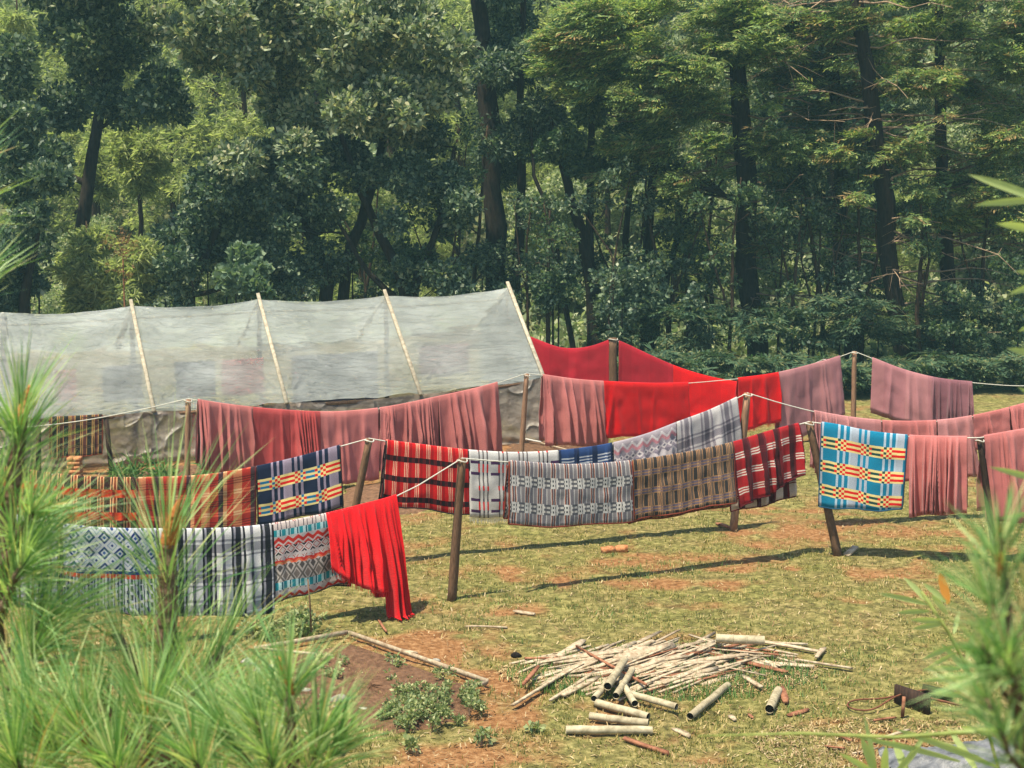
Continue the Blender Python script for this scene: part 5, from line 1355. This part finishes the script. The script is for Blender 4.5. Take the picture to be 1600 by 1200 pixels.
for a, b_, r, z, lab in culms:
    pipe('bamboo_culm', 'pale ' + lab, 'culm', a, b_, r, 'tube', z, True, 'pale hollow culms by the woodpile')
slat_at((1222, 1082), (1228, 1102), .07, .03, (.05, .03), 'wood_chip', 'small brown wood piece beside the short open culm', mat='slat_red', cat='wood scrap')
slat_at((975, 1158), (1045, 1180), .05, .03, (.03, .02), 'wood_board', 'brown board lying below the stacked culms', mat='slat_red', cat='board')
slat_at((1052, 1142), (1078, 1154), .06, .02, (.02, .02), 'wood_chip', 'pale chip between culms and loose culm', cat='wood scrap')
slat_at((803, 957), (836, 962), .05, .02, (.02, .02), 'wood_chip', 'short stick on the turf right of the front post', mat='slat', cat='wood scrap')
slat_at((728, 981), (792, 983), .03, .02, (.02, .02), 'fallen_stick', 'pale thin stick lying on the turf right of the shawl', cat='stick')
slat_at((592, 972), (604, 990), .03, .02, (.02, .02), 'fallen_stick', 'short dark stick lying under the trailing shawl end', mat='slat_red', cat='stick')
slat_at((622, 1018), (652, 1023), .03, .02, (.02, .02), 'fallen_stick', 'pale twig on red earth beside the bed board', cat='stick')
# board leaning by dark post
A = gpt(1322, 868); B = at(1340, 846, A.y + .15); q = MB(); B = A + Vector((.16, .12, .10)); q.beam(A, B, .1, .03, side=(.6, -.8, 0)); tag(q.build('board_offcut', M['slat'], None), 'short pale board offcut lying beside the foot of the leaning dark post', 'board')
tag(slat_at((1140, 826), (1120, 820), .06, .03, (.02, .02), 'wood_chip', 'crumb of broken earth and wood at the pale post foot', mat='slat_red', cat='wood scrap'), 'small brown chip at the foot of the pale post', 'wood scrap')
# broken brick
T = thing('broken_brick', 'broken orange brick lying alone on the turf in the middle of the yard', 'brick', gpt(957, 862))
p = gpt(950, 864)
for (dx, l, an, nm) in ((0, .09, .35, 'brick_piece'), (.19, .08, .15, 'brick_piece')):
    c = p + Vector((dx, dx * .35, .045)); x = Vector((math.cos(an), math.sin(an), .06)) * l; y = Vector((-math.sin(an), math.cos(an), 0)) * .05
    q = MB(); V = []
    for d_ in (-1, 1):
        for bb in (-1, 1):
            for aa in (-1, -.3, .4, 1):
                V.append(tuple(c + x * aa * rw.uniform(.9, 1.1) + y * bb * rw.uniform(.85, 1.2) + Vector((0, 0, d_ * .04 * rw.uniform(.8, 1.2)))))
    I = lambda d_, bb, aa: d_ * 8 + bb * 4 + aa
    Qd = []
    for aa in range(3):
        Qd += [(I(0, 0, aa), I(0, 1, aa), I(0, 1, aa + 1), I(0, 0, aa + 1)), (I(1, 0, aa), I(1, 0, aa + 1), I(1, 1, aa + 1), I(1, 1, aa)), (I(0, 0, aa), I(0, 0, aa + 1), I(1, 0, aa + 1), I(1, 0, aa)), (I(0, 1, aa), I(1, 1, aa), I(1, 1, aa + 1), I(0, 1, aa + 1))]
    Qd += [(I(0, 0, 0), I(1, 0, 0), I(1, 1, 0), I(0, 1, 0)), (I(0, 0, 3), I(0, 1, 3), I(1, 1, 3), I(1, 0, 3))]
    q.add(V, Qd); q.build(nm, M['brick'], T)
# scrap with wire loop, right
T = thing('scrap_plank', 'dark weathered plank propped on edge with bent rod beside it', 'plank', gpt(1440, 1110))
A = gpt(1398, 1098); B = gpt(1452, 1116); q = MB(); q.beam(A + Vector((0, 0, .09)), B + Vector((0, 0, .09)), .03, .2, side=(-(B - A).y, (B - A).x, 0)); q.build('plank', M['post_dark'], T)
q = MB(); A = gpt(1440, 1092); q.beam(A + Vector((0, 0, .1)), A + Vector((.28, -.1, .06)), .06, .1); q.build('block', M['post_dark'], T)
q = MB(); A = gpt(1410, 1120); q.beam(A, A + Vector((.01, 0, .2)), .03, .02); q.build('peg', M['slat_red'], T)
q = MB()
loopp = [gpt(1470, 1092), gpt(1430, 1096), gpt(1380, 1097), gpt(1335, 1097), gpt(1320, 1106), gpt(1335, 1114), gpt(1365, 1115), gpt(1395, 1106), gpt(1425, 1096)]
for i_, p in enumerate(loopp): p.z += .03 + .08 * (i_ in (0, 1, 7, 8))
lp_ = np.array([tuple(p) for p in loopp]); tq = np.linspace(0, len(lp_) - 1, 40); lp_ = np.stack([np.interp(tq, np.arange(len(lp_)), lp_[:, k]) for k in range(3)], 1); lp_[2:-2] = (lp_[:-4] + lp_[1:-3] + lp_[2:-2] + lp_[3:-1] + lp_[4:]) / 5; q.tube(lp_, .009, 6); q.tube([gpt(1430, 1098) + Vector((0, 0, .08)), gpt(1500, 1108) + Vector((0, 0, .04)), gpt(1540, 1098) + Vector((0, 0, .03))], .012, 6)
tag(q.build('bent_rod', M['metal'], None, True), 'rusty rod bent into a loop on the turf beside the dark plank', 'rod')
for k, (a, b_) in enumerate([((1365, 1160), (1420, 1143)), ((1310, 1152), (1330, 1160)), ((1365, 1128), (1400, 1124)), ((1140, 1120), (1148, 1127)), ((1170, 1118), (1176, 1124)), ((1232, 1120), (1262, 1112)), ((1330, 1180), (1370, 1172)), ((1290, 1168), (1320, 1172))]):
    slat_at(a, b_, .03 + .02 * (k % 2), .015, (.015, .02), 'wood_scrap', ['pale split stick on red earth below the rod loop', 'dark chip left of the pale split stick', 'reddish scrap beside the rod loop', 'dark chip between the two loose culms', 'pale chip just left of the short culm', 'curled strip right of the short culm', 'brown strip at the lower right on bare earth', 'brown chip left of the brown strip'][k], None, 'slat_red' if k % 3 else 'slat', 'wood scrap')
k_ = stone('dark round stump end on the turf left of the woodpile', 806, 1026, .05, 'hollow', None)
# dead leaves around the scrap
n = 2600
a_ = RNG.random(n) * 6.28; r_ = np.sqrt(RNG.random(n))
c0 = ground(1400, 1165); X1 = c0.x + np.cos(a_) * r_ * 1.3; Y1 = c0.y + np.sin(a_) * r_ * .8
litter(n, X1, Y1, .018, 'leaf_litter', M['litter'], 'brown leaf litter on the bare earth near the tarpaulin')
c0 = ground(1030, 1050); n = 3500; a_ = RNG.random(n) * 6.28; r_ = np.sqrt(RNG.random(n))
litter(n, c0.x + np.cos(a_) * r_ * 1.7, c0.y + np.sin(a_) * r_ * .8, .05, 'splinters', M['litter'], 'splinters and bark strips strewn under the woodpile')
n = 4500; a_ = RNG.random(n) * 6.28; r_ = np.sqrt(RNG.random(n))
blades('rank_grass', c0.x + np.cos(a_) * r_ * 1.6, c0.y - .1 + np.sin(a_) * r_ * .85, .04, .12, .006, M['grass_lush'], 'taller green grass growing up through the woodpile', .5)
# crumpled tarp bottom right
pc = gpt(1530, 1195); n = 40; uu = np.linspace(-1, 1, n); Ux, Uy = np.meshgrid(uu, uu)
Xt = pc.x + Ux * .85; Yt = pc.y - .15 + Uy * .4
Zt = height(Xt.ravel(), Yt.ravel()).reshape(n, n) + .03 + .22 * np.clip(1 - Ux ** 2, 0, 1) * np.clip(1 - Uy ** 2, 0, 1) * (.5 + fbm(Xt, Yt, .25, 3, 3)) + .12 * (fbm(Xt, Yt * 1.6, .12, 8, 3) - .5)
i = np.arange(n - 1)[:, None] * n + np.arange(n - 1)[None]
tag(np_obj('tarpaulin', np.stack([Xt.ravel(), Yt.ravel(), Zt.ravel()], 1), [np.stack([i, i + 1, i + n + 1, i + n], -1).reshape(-1, 4)], M['tarp'], None, True), 'crumpled grey tarpaulin heaped at the lower right corner', 'tarpaulin')

# ------------------------------------------------------------------ near pines
def needles_on(path, n, L, W, spread=.75, fwd=.8, droop=.18, from_t=0.0):
    """long needles radiating forwards from a shoot path (list of Vector)"""
    P = np.array([tuple(p) for p in path]); m_ = len(P)
    t = (from_t + (1 - from_t) * RNG.random(n) ** .7) * (m_ - 1); i = np.clip(t.astype(int), 0, m_ - 2); f = (t - i)[:, None]
    c = P[i] * (1 - f) + P[i + 1] * f; ax = unit(P[i + 1] - P[i])
    tt = t / (m_ - 1)
    rad = RNG.normal(size=(n, 3)); rad = unit(rad - ax * (rad * ax).sum(1, keepdims=True))
    sp = spread * (1.35 - tt * .95) * (.6 + .7 * RNG.random(n))
    dd = unit(ax * fwd + rad * sp[:, None])
    l = (L * (.65 + .5 * RNG.random(n)))[:, None]
    s = unit(np.cross(dd, RNG.normal(size=(n, 3)))) * (W * (.7 + .6 * RNG.random(n)))[:, None]
    dr = np.array([0, 0, -1.0]) * (droop * (.3 + RNG.random(n)))[:, None]
    p1 = c + dd * l * .5 + dr * l * .22; p2 = c + dd * l + dr * l * .9
    V = np.stack([c - s * .7, c + s * .7, p1 + s, p1 - s, p2], 1).reshape(-1, 3)
    k = np.arange(n)[:, None] * 5
    return V, k + np.array([[0, 1, 2, 3]]), k + np.array([[3, 2, 4]])
def near_pine(name, label, stem, shoots, group=None, br_r=.012, W=.0013):
    """stem: list of (px,py,Y); shoots: list of (tip(px,py,Y), base(px,py,Y), n, L, candle)"""
    S = [at(*q) for q in stem]
    foot_ = Vector((S[-1].x + .1, S[-1].y, 0))
    T = thing(name, label, 'pine tree', foot_, group)
    q = MB(); P = [foot_ - Vector((0, 0, .1)), foot_.lerp(S[-1], .5)] + S[::-1]
    Pa = np.array([tuple(p) for p in P]); tq = np.linspace(0, len(P) - 1, 70); Pa = np.stack([np.interp(tq, np.arange(len(P)), Pa[:, k]) for k in range(3)], 1)
    q.tube(Pa, np.linspace(br_r * 2.6, br_r * 1.1, 70) * (.85 + .15 * (np.arange(70) % 2)), 8, lump=.4); q.build('stem', M['pine_bark'], T, True)
    VV, Q4, T3, off = [], [], [], 0
    br = MB(); cd = []
    for tip, base, n, L, candle in shoots:
        a = at(*base); e = at(*tip)
        P = limb(a, e, -.08, 8, .02)
        br = MB(); br.tube(P, np.linspace(br_r, br_r * .6, 8), 6, lump=.3); br.build('branch', M['pine_bark'], T, True)
        V, Qd, Td = needles_on([Vector(p) for p in P], n, L, W, from_t=.3)
        VV.append(V); Q4.append(Qd + off); T3.append(Td + off); off += len(V)
        if candle:
            d = unit(P[-1] - P[-2]); cd.append((P[-1] - d * .03, P[-1] + d * candle))
    for a, e in cd:
        c = MB(); t = np.linspace(0, 1, 7)[:, None]; c.tube(a * (1 - t) + e * t, np.array([.009, .013, .014, .012, .010, .007, .002]) * min(1.3, br_r / .012), 7, lump=.3); c.build('bud', M['candle'], T, True)
    o = np_obj('needles', np.concatenate(VV), [np.concatenate(Q4), np.concatenate(T3)], M['needle'], T); o["kind"] = 'stuff'
    return T
near_pine('young_pine', 'young pine with orange bud and fanned long needles left of centre', [(262, 850, 3.3), (262, 930, 3.3), (262, 1050, 3.3), (258, 1200, 3.3)],
    [((264, 845, 3.3), (262, 990, 3.3), 120, .36, .1), ((262, 960, 3.3), (262, 1090, 3.3), 70, .3, 0), ((180, 990, 3.15), (262, 1130, 3.3), 70, .30, 0), ((350, 1010, 3.4), (262, 1130, 3.3), 70, .3, 0),
     ((300, 1080, 3.1), (262, 1190, 3.3), 110, .3, 0), ((262, 1060, 3.25), (260, 1190, 3.3), 140, .3, 0), ((150, 1080, 3.2), (256, 1200, 3.3), 130, .3, 0), ((390, 1080, 3.3), (262, 1190, 3.3), 100, .26, 0)], br_r=.017)
near_pine('young_pine', 'tall young pine leaning in at the left edge with dense green needles', [(35, 640, 3.0), (20, 760, 3.0), (0, 900, 3.0), (-30, 1200, 3.0)],
    [((36, 640, 3.0), (14, 790, 3.0), 190, .2, .05), ((50, 800, 2.9), (-5, 900, 3.0), 170, .22, 0), ((40, 880, 2.9), (-20, 980, 3.0), 180, .24, 0), ((70, 960, 3.0), (-25, 1050, 3.0), 180, .26, 0),
     ((-10, 760, 3.0), (0, 880, 3.0), 180, .24, 0), ((60, 840, 3.1), (-20, 940, 3.0), 160, .24, 0), ((50, 1020, 2.9), (-20, 1120, 3.0), 190, .26, 0), ((-45, 400, 3.1), (-60, 560, 3.0), 120, .2, 0), ((-45, 250, 3.2), (-60, 400, 3.1), 110, .18, 0)])
near_pine('young_pine', 'low pine shoots with rusty buds at the bottom left corner', [(232, 1130, 2.7), (225, 1200, 2.7), (220, 1300, 2.7)],
    [((234, 1110, 2.7), (226, 1220, 2.7), 200, .22, .04), ((130, 1140, 2.7), (200, 1260, 2.7), 210, .24, .04), ((50, 1120, 2.7), (150, 1260, 2.7), 220, .26, 0), ((330, 1150, 2.75), (240, 1260, 2.7), 180, .22, 0), ((20, 1180, 2.6), (80, 1300, 2.7), 220, .26, 0), ((180, 1190, 2.6), (200, 1300, 2.7), 200, .22, 0)])
near_pine('young_pine', 'pale blurred pine tips with orange buds in the bottom centre left', [(450, 1080, 2.5), (455, 1150, 2.5), (460, 1250, 2.5)],
    [((448, 1060, 2.5), (456, 1170, 2.5), 150, .17, .04), ((400, 1120, 2.5), (450, 1240, 2.5), 150, .17, 0), ((530, 1160, 2.5), (470, 1250, 2.5), 110, .15, 0), ((500, 1150, 2.5), (465, 1260, 2.5), 160, .17, 0), ((350, 1140, 2.5), (430, 1260, 2.5), 150, .18, 0), ((420, 1180, 2.4), (450, 1290, 2.5), 150, .16, 0), ((300, 1180, 2.4), (380, 1290, 2.5), 150, .17, 0)], br_r=.007)
near_pine('young_pine', 'blurred pine close to the camera along the lower right edge', [(1560, 840, 1.35), (1575, 960, 1.35), (1590, 1100, 1.35), (1610, 1250, 1.35)],
    [((1562, 850, 1.35), (1575, 960, 1.35), 60, .085, .02), ((1545, 940, 1.35), (1588, 1030, 1.35), 70, .085, 0), ((1535, 1010, 1.3), (1590, 1110, 1.35), 70, .08, 0), ((1620, 900, 1.35), (1585, 1020, 1.35), 60, .08, 0),
     ((1540, 1090, 1.35), (1600, 1180, 1.35), 75, .08, 0), ((1575, 1020, 1.3), (1595, 1130, 1.35), 75, .08, 0), ((1610, 1050, 1.35), (1605, 1180, 1.35), 75, .08, 0), ((1560, 1140, 1.3), (1610, 1240, 1.35), 70, .08, 0)], br_r=.0035, W=.0010)
# bamboo sprays and long blades
def blade_leaf(mb, a, e, w, bend=.06, n=6):
    a = np.array(tuple(a)); e = np.array(tuple(e)); d = e - a; L = np.linalg.norm(d); d = d / L
    s = np.cross(d, np.array([0.15, 1, .3])); s /= np.linalg.norm(s)
    t = np.linspace(0, 1, n); V = []
    for q in t:
        c = a + d * L * q + np.array([0, 0, -1]) * bend * L * q * q
        ww = w * math.sin(math.pi * min(1, (q * .93 + .07))) ** .7 * (1 if q < 1 else 0)
        fold = np.array([0, .25, .1]) * ww
        V += [c - s * ww, c + fold, c + s * ww]
    Qd = []
    for k in range(n - 1):
        Qd += [(k * 3, k * 3 + 1, k * 3 + 4, k * 3 + 3), (k * 3 + 1, k * 3 + 2, k * 3 + 5, k * 3 + 4)]
    mb.add(V, Qd)
def leaf_spray(name, label, cat, stems, leaves, Y, mat, special=()):
    root = at(*stems[0][-1], Y)
    T = thing(name, label, cat, (root.x, root.y, 0))
    q = MB()
    for s in stems:
        P = [at(x, y, Y) for x, y in s]; P.append(Vector((P[-1].x + .05, P[-1].y, 0)))
        q.tube(P, .004, 6)
    q.build('stem', M['bamboo_stem'], T, True)
    for k, (a, e, w) in enumerate(leaves):
        mb = MB(); blade_leaf(mb, at(a[0], a[1], Y), at(e[0], e[1], Y - .06 + .12 * random.random()), w * Y / FPX)
        o = mb.build('leaf', M['leaf_orange'] if k in special else M[mat], T, True)
        if k in special: o["label"] = 'dry orange leaf'
    return T
M['bamboo_stem'] = simple_mat('green_bamboo_stem', lin('6d7a3a'), lin('96a056'), 20, .6)
leaf_spray('bamboo_spray', 'bamboo stem with pale pointed leaves and one orange leaf at the right', 'bamboo', [[(1440, 925), (1480, 985), (1520, 1060), (1560, 1200)]],
    [((1455, 945), (1412, 898), 5), ((1450, 945), (1370, 922), 5), ((1482, 944), (1468, 890), 7), ((1478, 940), (1442, 908), 5), ((1475, 972), (1422, 965), 6), ((1475, 975), (1425, 980), 5), ((1490, 1010), (1440, 1028), 5), ((1495, 1020), (1440, 1046), 5),
     ((1500, 1045), (1440, 1042), 6), ((1515, 1060), (1440, 1060), 5), ((1490, 990), (1500, 950), 5), ((1510, 1030), (1522, 985), 5), ((1530, 1100), (1490, 1070), 6), ((1525, 1090), (1450, 1078), 6), ((1540, 1130), (1510, 1090), 6), ((1480, 960), (1455, 925), 5), ((1530, 1110), (1535, 1050), 6), ((1550, 1150), (1500, 1130), 6), ((1452, 955), (1400, 955), 5), ((1510, 1050), (1470, 1000), 5)], 3.3, 'bamboo_leaf', (2,))
lv = [((1560, 1200), (1390, 1125), 7), ((1500, 1190), (1330, 1140), 6), ((1370, 1215), (1345, 1145), 7), ((1375, 1215), (1310, 1170), 6), ((1380, 1215), (1385, 1160), 6), ((1395, 1215), (1440, 1160), 6), ((1380, 1215), (1320, 1195), 6), ((1420, 1215), (1395, 1150), 7), ((1400, 1215), (1455, 1130), 5), ((1530, 1210), (1480, 1130), 6), ((1370, 1210), (1350, 1110), 4)]
leaf_spray('grass_clump', 'clump of broad yellow green blades at the bottom right', 'plant', [[(1385, 1190), (1390, 1230)]], lv, 3.0, 'bamboo_leaf', ())
leaf_spray('bamboo_spray', 'blurred pale leaf blades entering from the right edge above the blankets', 'bamboo', [[(1640, 260), (1650, 420), (1660, 700), (1690, 1200)]],
    [((1640, 318), (1512, 264), 7), ((1640, 312), (1520, 314), 6), ((1640, 365), (1556, 342), 7), ((1640, 440), (1575, 455), 6), ((1640, 560), (1572, 540), 6), ((1640, 430), (1585, 420), 5), ((1650, 760), (1545, 722), 6), ((1650, 800), (1560, 805), 5), ((1650, 640), (1590, 600), 5), ((1640, 500), (1590, 515), 5)], 2.4, 'bamboo_leaf', ())
q = MB(); q.tube([at(1090, 1150, 2.2), at(1250, 1146, 2.2), at(1400, 1152, 2.2), at(1560, 1140, 2.15), at(1640, 1130, 2.1)], (.001, .0022, .003, .004, .005), 6)
tag(q.build('bare_branch', M['bamboo_stem'], None, True), 'thin blurred green twig crossing low at the right in front', 'twig')
m, nt, out = new_mat('teal_shadow_haze'); b = NT(nt)  # teal volume added to lift and tint the shadows of the wood
pv_ = b.n("ShaderNodeVolumePrincipled"); pv_.inputs["Color"].default_value = (.42, .80, .84, 1); pv_.inputs["Density"].default_value = HAZE; pv_.inputs["Anisotropy"].default_value = .0
b.l(pv_.outputs[0], out.inputs["Volume"])
q = MB(); q.box((0, 200, 21.5), (520, 0, 0), (0, 520, 0), (0, 0, 24.5)); hz = q.build('haze', m); hz["kind"] = 'stuff'; hz["label"] = 'added thin teal haze lifting the dark shadows of the wood'; hz["category"] = 'haze'
print('tris', sum(len(m.polygons) for m in bpy.data.meshes))
